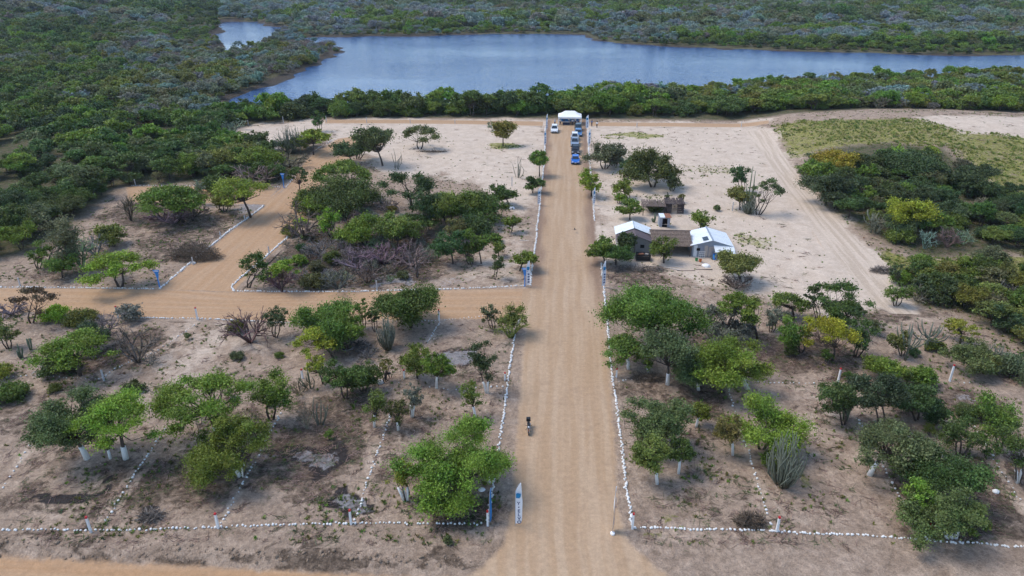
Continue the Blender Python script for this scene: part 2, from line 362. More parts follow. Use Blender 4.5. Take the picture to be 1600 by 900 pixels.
PALES = [(poly([(345,206),(440,191),(510,187),(850,188),(852,240),(838,335),(800,345),(770,300),(690,272),(600,275),(560,232),(500,217),(430,236)]), 1.0),
         (poly([(915,190),(1195,194),(1225,250),(1290,330),(1360,400),(1430,490),(1300,480),(1180,455),(1060,420),(955,400),(930,300)]), 1.0),
         (poly_at([(1432,185),(1700,183),(1700,224),(1500,208)]), 1.0),
         (poly([(250,560),(300,505),(380,520),(380,545),(330,570),(240,660)]), 0.55), (poly([(1240,620),(1330,600),(1300,700),(1230,800),(1180,810),(1250,700)]), 0.4),
         (poly([(0,800),(120,775),(130,825),(0,826)]), 0.4), (poly([(700,330),(840,340),(830,445),(680,440),(740,380)]), 0.45)]
PATHS = [[(165,815),(200,762),(258,665)],[(345,818),(375,762),(438,645)],[(553,815),(567,768),(609,640)],[(0,772),(22,735),(50,690)],[(1205,825),(1180,745),(1132,592)],[(1440,840),(1395,755),(1335,650)],[(160,592),(200,566),(240,550),(305,507)],[(668,537),(688,502)],[(1605,800),(1560,730),(1505,640)]]
LITTER = [(230,765,100,55,.75),(80,770,90,30,.6),(470,700,110,55,.85),(330,735,85,50,.7),(530,650,100,40,.75),(700,785,90,35,.95),(650,645,80,35,.6),(60,640,80,45,.5),
  (160,565,80,22,.7),(215,545,60,30,.8),(560,400,150,50,.95),(640,415,70,25,.85),(700,395,60,25,.5),(290,365,70,45,.55),(240,330,80,25,.75),(100,425,80,20,.5),
  (1075,620,80,22,.75),(1050,770,70,40,.3),(1370,710,50,60,.55),(1490,800,110,50,.85),(1560,745,60,60,.85),(1260,560,100,35,.75),(1460,625,110,35,.7),(1190,540,70,25,.65),
  (1000,600,40,15,.6),(1400,490,50,12,.6),(740,575,60,25,.5),(420,745,60,40,.6),(1560,840,90,25,.7),(1180,430,50,15,.35),(1000,430,60,14,.6),(480,225,50,25,.5),(600,850,200,12,.35),(60,855,120,9,.85),(300,865,140,9,.85),(540,876,140,10,.85),(700,880,60,14,.7),(350,640,70,30,.5),(100,700,60,25,.5),(590,720,60,40,.5),(470,770,60,30,.6),(120,800,60,14,.5),(300,790,60,25,.6),(1090,680,60,30,.45),(1170,760,50,40,.35),(1300,640,60,30,.4),(1100,800,80,20,.4),(1300,790,80,25,.35),(1130,530,60,30,.5),(880,0,1,1,0)]
CHAR = [(120,768,62,15,.8),(480,705,55,26,.8),(520,792,48,28,.75),(715,565,40,18,.45),(605,430,40,12,.5),(240,808,26,8,.7),(330,395,20,10,.5),(560,415,70,14,.45)]
ASH = [(487,707,30,14,.9),(523,795,32,18,.85),(420,712,16,6,.7),(722,567,24,11,.8),(612,432,30,9,.8),(75,579,18,6,.8),(390,327,24,9,.7),(585,410,30,9,.5),(180,553,12,4,.7),
       (585,522,10,3,.6),(1500,622,28,14,.5),(700,446,50,8,.45),(880,231,20,5,.6),(742,445,40,6,.4)]
GRASS = [(995,212,60,4,.8),(1110,265,60,10,.5),(1180,375,40,10,.6),(1040,840,50,12,.7),(1130,745,50,25,.45),(1060,760,60,25,.4),(1240,755,30,16,.55),(785,228,28,5,.9),(700,840,50,14,.4),
         (560,660,50,25,.3),(960,250,40,10,.3),(1030,310,40,10,.4),(240,240,30,12,.8),(85,225,20,20,.7),(1500,840,60,12,.5),(340,690,60,20,.4)]
def blobs(lst, x, y):
    m = np.zeros(x.shape)
    x = x + (vnoise(x, y, 3.1, 31) - .5) * 4.5 + (vnoise(x, y, 1.1, 33) - .5) * 1.6; y = y + (vnoise(x, y, 3.1, 32) - .5) * 4.5 + (vnoise(x, y, 1.1, 34) - .5) * 1.6
    for px, py, rx, ry, st in lst:
        c = flat(px, py); a = abs(flat(px + rx, py)[0] - c[0]); b = abs(flat(px, py - ry)[1] - c[1]) * 0.5 + abs(flat(px, py + ry)[1] - c[1]) * 0.5
        q = ((x - c[0]) / a) ** 2 + ((y - c[1]) / b) ** 2
        m = np.maximum(m, st * (1 - smooth(0.35, 1.35, q)))
    return m
def roadmask(x, y):
    r = np.full(x.shape, -1e9)
    for P in ROADPOLY.values(): r = np.maximum(r, sdist(P, x, y))
    return smooth(-1.2, 0.3, r)
def paint(me, x, y):
    """where sand, litter, grass, ash and wood floor lie, in metres on the ground"""
    inside = sdist(CLEARED, x, y)
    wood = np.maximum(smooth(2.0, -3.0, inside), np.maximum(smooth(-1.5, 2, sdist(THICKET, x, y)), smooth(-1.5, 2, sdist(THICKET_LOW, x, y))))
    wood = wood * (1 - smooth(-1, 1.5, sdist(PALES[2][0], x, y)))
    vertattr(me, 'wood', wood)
    pale = np.zeros(x.shape); path = np.zeros(x.shape)
    for P, st in PALES: pale = np.maximum(pale, st * smooth(-6, 4, sdist(P, x, y) + (vnoise(x, y, 6, 41) - .5) * 7))
    for L_ in PATHS:
        P = poly(L_)
        for i in range(len(P) - 1):
            e = P[i + 1] - P[i]; t_ = np.clip(((x - P[i][0]) * e[0] + (y - P[i][1]) * e[1]) / (e @ e), 0, 1)
            d_ = np.hypot(x - P[i][0] - t_ * e[0], y - P[i][1] - t_ * e[1]); near_ = smooth(.75, .2, d_ + (vnoise(x, y, 1.5, 45) - .5) * .5); pale = np.maximum(pale, .42 * near_); path = np.maximum(path, near_)
    vertattr(me, 'pale', pale)
    vertattr(me, 'litter', blobs(LITTER, x, y) * (1 - path) - path * .5); vertattr(me, 'char', blobs(CHAR, x, y) * 1.35); vertattr(me, 'ash', blobs(ASH, x, y) * 1.2)
    g = blobs(GRASS, x, y)
    g = np.maximum(g, 0.8 * smooth(-2, 3, sdist(DUNE, x, y))); g = np.maximum(g, 0.9 * smooth(-1, 2, sdist(DUNE_LOW, x, y)))
    vertattr(me, 'grass', g)
    sl = np.maximum(sdist(LAKE, x, y), sdist(CHANNEL, x, y)); vertattr(me, 'mudflat', np.where(x < -20, smooth(-9, -2, sl), smooth(-3, 0, sl)))
def axis(parts):
    out = [np.arange(a, b, st) for a, b, st in parts]; return np.concatenate(out + [[parts[-1][1]]])
def geom(a, b, n): return list(np.geomspace(1, b - a + 1, n)[1:] - 1 + a)
gx = axis([(-330, -102, 3.0), (-102, 112, 0.6), (112, 400, 3.0)]); gx = np.concatenate([-np.array(geom(330, 2600, 22))[::-1], gx, geom(400, 2600, 22)])
gy = axis([(20, 200, 0.6), (200, 470, 2.5)]); gy = np.concatenate([[-400, -150, -40, 0], gy, geom(470, 5200, 36)])
X, Y = np.meshgrid(gx, gy); xf, yf = X.ravel(), Y.ravel()
RM = roadmask(xf, yf)
near = smooth(260, 150, yf)
relief = (vnoise(xf, yf, 2.1, 1) - 0.5) * 0.16 + (vnoise(xf, yf, 7.0, 2) - 0.5) * 0.30 + (vnoise(xf, yf, 0.9, 3) - 0.5) * 0.07
Z = height(xf, yf) + relief * (1 - RM) * near - 0.02 * (1 - near)
nx, ny = len(gx), len(gy)
I = np.arange(nx * ny).reshape(ny, nx)
Qd = np.stack([I[:-1, :-1], I[:-1, 1:], I[1:, 1:], I[1:, :-1]], -1).reshape(-1, 4)
gme = mesh_np('ground', np.stack([xf, yf, Z], 1), Qd, None, True)
paint(gme, xf, yf)
tag(link('ground', gme, 'ground'), 'sandy ground of the cleared plots, dune and wooded land around the lake', 'ground', kind='structure')
def gz(x, y):
    """ground surface as built"""
    i = int(np.clip(np.searchsorted(gx, x) - 1, 0, nx - 2)); j = int(np.clip(np.searchsorted(gy, y) - 1, 0, ny - 2))
    fx = (x - gx[i]) / (gx[i + 1] - gx[i]); fy = (y - gy[j]) / (gy[j + 1] - gy[j])
    z = Z.reshape(ny, nx)
    return float((z[j, i] * (1 - fx) + z[j, i + 1] * fx) * (1 - fy) + (z[j + 1, i] * (1 - fx) + z[j + 1, i + 1] * fx) * fy)
def gzv(x, y):
    i = np.clip(np.searchsorted(gx, x) - 1, 0, nx - 2); j = np.clip(np.searchsorted(gy, y) - 1, 0, ny - 2)
    fx = (x - gx[i]) / (gx[i + 1] - gx[i]); fy = (y - gy[j]) / (gy[j + 1] - gy[j]); z = Z.reshape(ny, nx)
    return (z[j, i] * (1 - fx) + z[j, i + 1] * fx) * (1 - fy) + (z[j + 1, i] * (1 - fx) + z[j + 1, i + 1] * fx) * fy
def on(px, py):
    p = at(px, py); return Vector((p[0], p[1], gz(p[0], p[1])))
ROADLABEL = {'main_road': 'wide straight tan dirt road running from the front to the tent', 'side_road': 'reddish dirt side road crossing to the left of the main road',
  'diagonal_road': 'reddish dirt road climbing diagonally between the left plots', 'cross_road': 'short reddish dirt road ending at the left woods',
  'shore_track_west': 'narrow reddish dirt track along the tree belt left of the tent', 'shore_track_east': 'narrow reddish dirt track along the tree belt right of the tent',
  'sand_track': 'pale rutted sandy track curving down the right side', 'lower_road': 'reddish dirt road along the bottom left edge'}
def resample(P, n):
    P = np.asarray(P); d = np.concatenate([[0], np.cumsum(np.linalg.norm(np.diff(P, axis=0), axis=1))]); t = np.linspace(0, d[-1], n)
    return np.stack([np.interp(t, d, P[:, 0]), np.interp(t, d, P[:, 1])], 1)
for nm, (La, Lb, dz, red) in ROADS.items():
    A, B_ = poly(La), poly(Lb); k = []
    seg = [max(2, int(max(np.linalg.norm(A[i + 1] - A[i]), np.linalg.norm(B_[i + 1] - B_[i])) / 0.8)) for i in range(len(A) - 1)]
    a_ = np.concatenate([np.linspace(A[i], A[i + 1], s_, endpoint=False) for i, s_ in enumerate(seg)] + [A[-1:]])
    b_ = np.concatenate([np.linspace(B_[i], B_[i + 1], s_, endpoint=False) for i, s_ in enumerate(seg)] + [B_[-1:]])
    wv = np.linalg.norm(b_ - a_, axis=1, keepdims=True); dr = (b_ - a_) / wv
    ext = 0.9; a_ = a_ - dr * ext; b_ = b_ + dr * ext; wv = wv + 2 * ext
    nc = max(9, int(np.median(wv) / 0.7)); tt = np.linspace(0, 1, nc)
    P = a_[:, None, :] * (1 - tt)[None, :, None] + b_[:, None, :] * tt[None, :, None]; n0 = len(a_)
    x, y = P[..., 0].ravel(), P[..., 1].ravel()
    off = np.minimum(tt, 1 - tt)[None, :] * wv                                # metres from the sheet's own border
    mid = 0.5 * (a_ + b_); s_ = np.concatenate([[0], np.cumsum(np.linalg.norm(np.diff(mid, axis=0), axis=1))])
    endf = np.minimum(s_, s_[-1] - s_)[:, None] * np.ones((1, nc))
    offe = np.minimum(off, endf if nm in ('side_road', 'cross_road') else 99)
    z = height(x, y) + dz
    zg = gzv(x, y); z = np.maximum(z, np.where(off.ravel() > 0.05, zg + dz, zg + 0.004))
    J = np.arange(n0 * nc).reshape(n0, nc)
    q = np.stack([J[:-1, :-1], J[:-1, 1:], J[1:, 1:], J[1:, :-1]], -1).reshape(-1, 4)
    me = mesh_np(nm, np.stack([x, y, z], 1), q, None, True); paint(me, x, y)
    oth = np.full(len(x), -99.0)
    for k2, P2 in ROADPOLY.items():
        if k2 != nm and not k2.startswith('shore'): oth = np.maximum(oth, sdist(P2, x, y))
    oth = smooth(-.6, .9, oth)
    vertattr(me, 'dirt', np.maximum(smooth(0.1, 1.8, offe).ravel(), oth)); uu = (tt[None, :] - 0.5) * wv
    vertattr(me, 'u', uu.ravel()); vertattr(me, 's', np.repeat(s_, nc)); vertattr(me, 'red', np.full(len(x), red)); vertattr(me, 'sandy', np.full(len(x), 1.0 if nm == 'sand_track' else 0.0))
    wob = (vnoise(x, y, 5.0, 5) - 0.5).reshape(n0, nc) * 0.8
    band = smooth(2.5, 1.8, off + wob) if nm == 'main_road' else 0 * off
    vertattr(me, 'band', (band * smooth(75, 90, y.reshape(n0, nc))).ravel() * (1 - oth))
    tag(link(nm, me, 'ground'), ROADLABEL[nm], 'road', kind='structure')
wx0, wy0 = np.minimum(LAKE.min(0), CHANNEL.min(0)) - 20; wx1, wy1 = np.maximum(LAKE.max(0), CHANNEL.max(0)) + 20
tag(link('lake', mesh_np('lake', [(wx0, wy0, -0.55), (wx1, wy0, -0.55), (wx1, wy1, -0.55), (wx0, wy1, -0.55)], [[0, 1, 2, 3]]), 'water'), 'calm blue lake behind the tree belt', 'lake', kind='structure')

# ------------------------------------------------------------------ plants
PX_R = F_PX * 0.64                                             # pixels per metre at one metre, at the size the picture is judged
def cards(C, size, r, up=0.6, aspect=0.62):
    n = len(C); N_ = r.normal(size=(n, 3)); N_[:, 2] += up * np.sign(r.random(n) - 0.1); N_ /= np.linalg.norm(N_, axis=1, keepdims=True)
    T_ = np.cross(N_, r.normal(size=(n, 3))); T_ /= np.linalg.norm(T_, axis=1, keepdims=True) + 1e-9; B_ = np.cross(N_, T_)
    s = (size * (0.65 + 0.7 * r.random(n)))[:, None]
    V = np.stack([C + T_ * s * 0.5, C + B_ * s * 0.5 * aspect + N_ * s * 0.08, C - T_ * s * 0.5, C - B_ * s * 0.5 * aspect + N_ * s * 0.08], 1).reshape(-1, 3)
    return V, np.arange(n * 4).reshape(n, 4)
def sticks(P0, P1, r0, r1, n=3):
    """open n-sided sticks from P0 to P1, all at once"""
    k = len(P0); t = P1 - P0; t = t / (np.linalg.norm(t, axis=1, keepdims=True) + 1e-9)
    a = np.cross(t, np.array([0.3, 0.9, 0.13])); a /= np.linalg.norm(a, axis=1, keepdims=True) + 1e-9; b = np.cross(t, a)
    ring0, ring1 = [], []
    for j in range(n):
        c, s = math.cos(2 * math.pi * j / n), math.sin(2 * math.pi * j / n)
        ring0.append(P0 + (a * c + b * s) * np.reshape(r0, (-1, 1))); ring1.append(P1 + (a * c + b * s) * np.reshape(r1, (-1, 1)))
    V = np.stack(ring0 + ring1, 1).reshape(-1, 3); base = np.arange(k)[:, None] * 2 * n
    q = np.concatenate([base + np.array([[j, (j + 1) % n, n + (j + 1) % n, n + j]]) for j in range(n)], 0)
    return V, q
ST = { # kind: layout, clumps, clump radius / W, clump flatness, cover, up
 'acacia': ('dome', 34, .115, .45, 2.3, .9), 'open': ('dome', 20, .11, .55, 2.3, .6), 'round': ('ball', 46, .125, .75, 2.3, .6), 'feather': ('ball', 76, .095, .65, 2.0, .5),
 'lolli': ('ball', 44, .13, .9, 3.0, .5), 'scrub': ('loose', 22, .125, .8, 2.0, .5), 'bush': ('low', 34, .14, .75, 2.8, .6), 'yellow': ('dome', 34, .10, .7, 2.6, .6), 'far': ('low', 26, .16, .7, 2.4, .6)}
def crown_mesh(name, W, H, style, r, leaf, off=(0, 0)):
    lay, n, cr, flat_, cover, up = ST[style]
    n = int(n * (0.85 + 0.3 * r.random())); a = 0.5 * W
    if lay == 'dome':
        rr = np.sqrt(r.random(n)); th = r.random(n) * 2 * math.pi
        dome = 0.42 if style != 'open' else 0.5
        lob = 1 + 0.22 * np.sin(th * 3 + r.random() * 6)
        C = np.stack([np.cos(th) * rr * a * .84 * lob, np.sin(th) * rr * a * .84 * lob, H * (.93 - dome * rr ** 2 * (0.5 + 0.6 * r.random(n)) - .05 * r.random(n))], 1)
    elif lay == 'ball':
        d = r.normal(size=(n, 3)); d /= np.linalg.norm(d, axis=1, keepdims=True); q = (.62 + .34 * r.random(n))[:, None]
        zc, rz = {'round': (.60, .36), 'feather': (.53, .44), 'lolli': (.66, .31)}[style]
        d[:, 2] = np.where(d[:, 2] < -.5, d[:, 2] * .6, d[:, 2])
        jit = .08 if style == 'lolli' else .42
        C = d * q * np.array([a * .9, a * .9, H * rz]) * (1 + jit * r.normal(size=(n, 1)) * .5) + np.array([0, 0, H * zc])
        if style != 'lolli':                                           # a few sub-crowns on their own limbs
            k_ = int(r.integers(4, 7)); th = np.arange(k_) * 2 * math.pi / k_ + r.random() * 6; lr = r.uniform(.38, .62, k_)
            LC = np.stack([np.cos(th) * a * lr, np.sin(th) * a * lr, H * (zc + rz * r.uniform(-.55, .55, k_))], 1); LR = r.uniform(.42, .60, k_); j = r.integers(0, k_, n)
            C = LC[j] + d * (.35 + .65 * r.random((n, 1)) ** .6) * LR[j][:, None] * np.array([a, a, H * rz * 1.05]); C[:, 2] = np.maximum(C[:, 2], H * .14)
    elif lay == 'loose':
        d = r.normal(size=(n, 3)); d /= np.linalg.norm(d, axis=1, keepdims=True); q = (r.random(n) ** .5)[:, None]
        C = d * q * np.array([a * .78, a * .78, H * .36]) + np.array([0, 0, H * .6])
    else:
        th = r.random(n) * 2 * math.pi; rr = np.sqrt(r.random(n))
        C = np.stack([np.cos(th) * rr * a * .82, np.sin(th) * rr * a * .82, H * (.12 + (.72 * np.sqrt(1 - .85 * rr ** 2)) * r.random(n) ** .45)], 1)
    C[:, 0] += off[0]; C[:, 1] += off[1]
    R_ = cr * W * (.7 + .6 * r.random(n))
    Ls = []; v = []; w = []; lfs = []
    for i in range(n):
        lf = leaf * (.75 + .6 * r.random()); lfs.append(lf)
        k = max(6, int(cover * (.75 + .5 * r.random()) * math.pi * R_[i] ** 2 / (lf * lf * .31)))
        d = r.normal(size=(k, 3)); d /= np.linalg.norm(d, axis=1, keepdims=True)
        Ls.append(C[i] + d * (r.random(k) ** .7 * R_[i] * (.7 + .9 * r.random(k) ** 2))[:, None] * np.array([1.1, 1.1, flat_]))
        v.append(.62 * r.random(k) + .38 * r.random()); w.append(.5 * r.random(k) + .5 * r.random())
    P = np.concatenate(Ls); P[:, 2] = np.maximum(P[:, 2], .06)
    V, Q = cards(P, np.repeat(lfs, [len(q) for q in Ls]), r, up); me = mesh_np(name, V, Q)
    faceattr(me, 'v', np.concatenate(v)); faceattr(me, 'w', np.concatenate(w))
    return me, C
def trunk_path(H, lean, fork):
    return [Vector((0, 0, -.15)), Vector((lean[0] * .18, lean[1] * .2, fork * .5)), Vector((lean[0] * .5, lean[1] * .5, fork))]
def trunk_mesh(name, W, H, C, r, off, stems=1, fork=None, rpx=0.0):
    mb = MB(); fork = fork or H * .36; r0 = max(.017 * W + .035, rpx)
    tops = []
    for s in range(stems):
        sp = Vector(((s - (stems - 1) / 2) * .16 * W * .8, r.normal() * .1, 0)) if stems > 1 else Vector((0, 0, 0))
        pth = [p + sp * (1 if i else .35) for i, p in enumerate(trunk_path(H, off, fork))]
        q = r0 if stems == 1 else r0 * .7
        mb.tube(pth, [q * 1.25, q, q * .8], 7); tops.append((pth[-1], q * .75))
    for i, c in enumerate(C):
        t, q = tops[i % len(tops)]; c = Vector(c); m = t.lerp(c, .5) + Vector((r.normal() * .05 * W, r.normal() * .05 * W, -.04 * H))
        mb.tube([t, m, c], [q * .62, max(q * .36, rpx * .5), max(q * .12, rpx * .25)], 4, False)
    return mb.mesh(name, True)
def thorn_mesh(name, W, H, r, rmin, umbrella=False):
    P0, P1, A, B_ = [], [], [], []
    def grow(p, d, L, rad, lev):
        e = p + d * L
        P0.append(p); P1.append(e); A.append(max(rad, rmin)); B_.append(max(rad * .6, rmin * .8))
        if lev == 0: return
        for _ in range(3 if lev > 1 else 4):
            nd = d + r.normal(size=3) * .62; nd[2] = nd[2] * .75 + (.02 if umbrella else .14); nd /= np.linalg.norm(nd)
            grow(p + d * L * (.45 + .55 * r.random()), nd, L * (.55 + .25 * r.random()), rad * .55, lev - 1)
    ns = 5 if W < 4 else 7
    for s in range(ns):
        a = 2 * math.pi * (s + r.random() * .7) / ns; d = np.array([math.cos(a) * .5 * W / H, math.sin(a) * .5 * W / H, .8 + .3 * r.random()]); d /= np.linalg.norm(d)
        grow(np.array([math.cos(a) * .1, math.sin(a) * .1, -.1]), d, .46 * H, .022 * W + .02, 3)
    V, Q = sticks(np.array(P0), np.array(P1), np.array(A), np.array(B_)); V[:, 2] = np.maximum(V[:, 2], -.1)
    s = np.array([W / max(1e-3, np.ptp(V[:, 0])), W / max(1e-3, np.ptp(V[:, 1])), H / max(1e-3, V[:, 2].max())]); V = V * s
    me = mesh_np(name, V, Q); k = len(P0); rv = np.tile(r.random(k), 3); faceattr(me, 'v', rv); faceattr(me, 'w', np.tile(r.random(k), 3))
    return me
def cactus_meshes(W, H, r, kind, rpx):
    """each column a mesh of its own"""
    out = []; n = {'clump': 75, 'candelabra': 13, 'pole': 4, 'small': 7}[kind]
    rad0 = max({'clump': .048, 'candelabra': .075, 'pole': .10, 'small': .06}[kind], rpx * .8)
    for i in range(n):
        a = 2 * math.pi * r.random(); q = math.sqrt(r.random()) if i else 0; h = H * (1 - .45 * q * q) * (.55 + .45 * r.random())
        mb = MB(); x, y = math.cos(a) * q * W * .5, math.sin(a) * q * W * .5
        if kind in ('candelabra',):
            z0 = H * (.28 + .2 * r.random()); pth = [(0, 0, z0), (x * .55, y * .55, z0 + .06 * H), (x * .9, y * .9, z0 + .22 * H), (x * 1.05, y * 1.05, max(h, z0 + .4 * H))]
        else:
            jx, jy = r.normal(size=2) * .05 * W; pth = [(x * .35, y * .35, -.1), (x * .7 + jx, y * .7 + jy, .3 * h), (x * .92 + jx, y * .92 - jy, .65 * h), (x * 1.02 - jx, y * 1.02, h)]
        mb.tube(pth, [rad0 * .8, rad0, rad0, rad0 * .45], 6 if kind == 'clump' else 8, True, .22); out.append(mb.mesh('column', True))
    if kind == 'candelabra':
        mb = MB(); mb.tube([(0, 0, -.1), (.03, 0, H * .25), (0, 0, H * .5)], [rad0 * 1.9, rad0 * 1.5, rad0 * 1.1], 8, True, .15); out.append(mb.mesh('stem', True))
    return out
TINT = {'bright': (.205, .285, .036), 'lime': (.265, .325, .034), 'mid': (.135, .190, .034), 'green': (.155, .230, .034), 'dark': (.084, .128, .032), 'olive': (.170, .182, .044), 'deep': (.068, .100, .036),
        'grey': (.190, .210, .140), 'silver': (.195, .245, .220), 'yellow': (.31, .365, .03), 'brown': (.130, .098, .074), 'purple': (.175, .150, .134), 'dull': (.128, .152, .060), 'gold': (.27, .25, .035)}
WORD = {'bright': 'bright green', 'lime': 'lime green', 'mid': 'mid green', 'green': 'green', 'dark': 'dark green', 'olive': 'olive green', 'deep': 'deep green', 'grey': 'grey green', 'silver': 'silvery',
        'yellow': 'yellow flowering', 'brown': 'brown', 'purple': 'purplish grey', 'dull': 'dull green', 'gold': 'golden'}
SHAPE = {'acacia': 'flat-topped tree', 'open': 'open-limbed tree', 'round': 'rounded tree', 'feather': 'wide feathery tree', 'lolli': 'ball-shaped tree', 'scrub': 'sparse slender tree', 'bush': 'low bush',
         'yellow': 'rounded tree', 'thorn': 'bare thorn shrub', 'umbrella': 'bare umbrella-shaped thorn tree', 'dead': 'dead bare tree', 'clump': 'many-columned cactus', 'candelabra': 'candelabra cactus', 'pole': 'tall pole cactus', 'small': 'small cactus'}
ORD = ['', 'second', 'third', 'fourth', 'fifth', 'sixth', 'seventh', 'eighth', 'ninth', 'tenth', 'eleventh', 'twelfth', 'thirteenth', 'fourteenth', 'fifteenth']
PLANTS = []
def jit(c, r, a=.12): return tuple(float(x * (1 + a * r.normal())) for x in c)
def plant(bx, by, w, top, style, tint, region, cx=None, paint=0, stems=None):
    r = np.random.default_rng(int(bx * 131 + by * 17 + w)); b = on(bx, by); dep = proj(b)[2]; s = F_PX / dep
    dl = math.atan2(CAM_H - b.z, math.hypot(b.x, b.y)); W = 1.09 * w / s
    H = ((by - top) - .30 * W * s * math.sin(dl)) / (s * math.cos(dl)); H = max(H, .42 * W, .7)
    ox = 0.0
    if cx is not None:
        qx = proj((b.x, b.y, b.z + .65 * H))[0]; ox = (cx - qx) / s
    leaf = max(.13, min(.5, 1.75 / (PX_R / dep))); rpx = .32 / (PX_R / dep)
    cat = 'cactus' if style in ('clump', 'candelabra', 'pole', 'small') else ('shrub' if style in ('thorn', 'bush') else 'tree')
    nm = {'cactus': 'cactus', 'shrub': 'shrub', 'tree': 'tree'}[cat]
    t = thing(nm, '', cat, b, 0.0, 'plants in the ' + region[0]); PLANTS.append((t, b, style, tint, region, paint))
    if cat == 'cactus':
        for me in cactus_meshes(W, H, r, style, rpx): link(me.name.split('.')[0], me, 'cactus_grey' if tint in ('grey', 'silver') else 'cactus', t)
        return t
    if style in ('thorn', 'umbrella', 'dead'):
        me = thorn_mesh('branches', W, H, r, rpx * .62, style == 'umbrella'); o = link('branches', me, 'twig', t); o.color = (*jit(TINT[tint], r), 1)
        if style != 'thorn':
            link('trunk', MB().tube([(0, 0, -.1), (.05, 0, .3 * H), (0, .05, .62 * H)], [.12, .09, .05], 6).mesh('trunk', True), 'bark', t)
        return t
    me, C = crown_mesh('crown', W, H, style, r, leaf, (ox, 0)); o = link('crown', me, 'leaf', t); o.color = (*jit(TINT[tint], r, .08), 1)
    ns = stems or (1 if style in ('acacia', 'lolli', 'open', 'round', 'yellow') else 3)
    fork = H * {'lolli': .45, 'acacia': .42, 'open': .3, 'bush': .12}.get(style, .33)
    tr = link('trunk', trunk_mesh('trunk', W, H, C, r, (ox, 0), ns, fork, rpx), 'bark', t)
    if paint:
        r0 = max(.017 * W + .035, rpx); q = r0 if ns == 1 else r0 * .7
        for s_ in range(ns):
            sp = Vector(((s_ - (ns - 1) / 2) * .13 * W, 0, 0)) if ns > 1 else Vector((0, 0, 0))
            lim = min(1.35, fork * .98); pth = trunk_path(H, (ox, 0), fork); top_ = pth[0].lerp(pth[1], min(1, lim / (fork * .5))) if lim < fork * .5 else pth[1].lerp(pth[2], (lim - fork * .5) / (fork * .5))
            P = [pth[0] + sp * .35, (pth[1] if lim > fork * .5 else pth[0].lerp(top_, .5)) + sp * .7, top_ + sp]
            link('painted_base', MB().tube(P, [max(q * 1.62, .125), max(q * 1.42, .115), max(q * 1.3, .105)], 8).mesh('painted_base', True), 'lime', tr)
    return t
FL = ('front left plots', 'from the left'); MLB = ('plot behind the side road', 'from the left'); LLB = ('left plot by the diagonal road', 'from the left')
SPL = ('open sand left of the main road', 'from the left'); HM = ('sand around the huts', 'from the left'); FR = ('front right plots', 'from the left')
BR = ('right plots below the sandy track', 'from the left'); ED = ('edge of the left woods', 'from the left'); TH = ('thicket right of the sandy track', 'from the left')
LW2 = ('left plots below the side road', 'from the left')
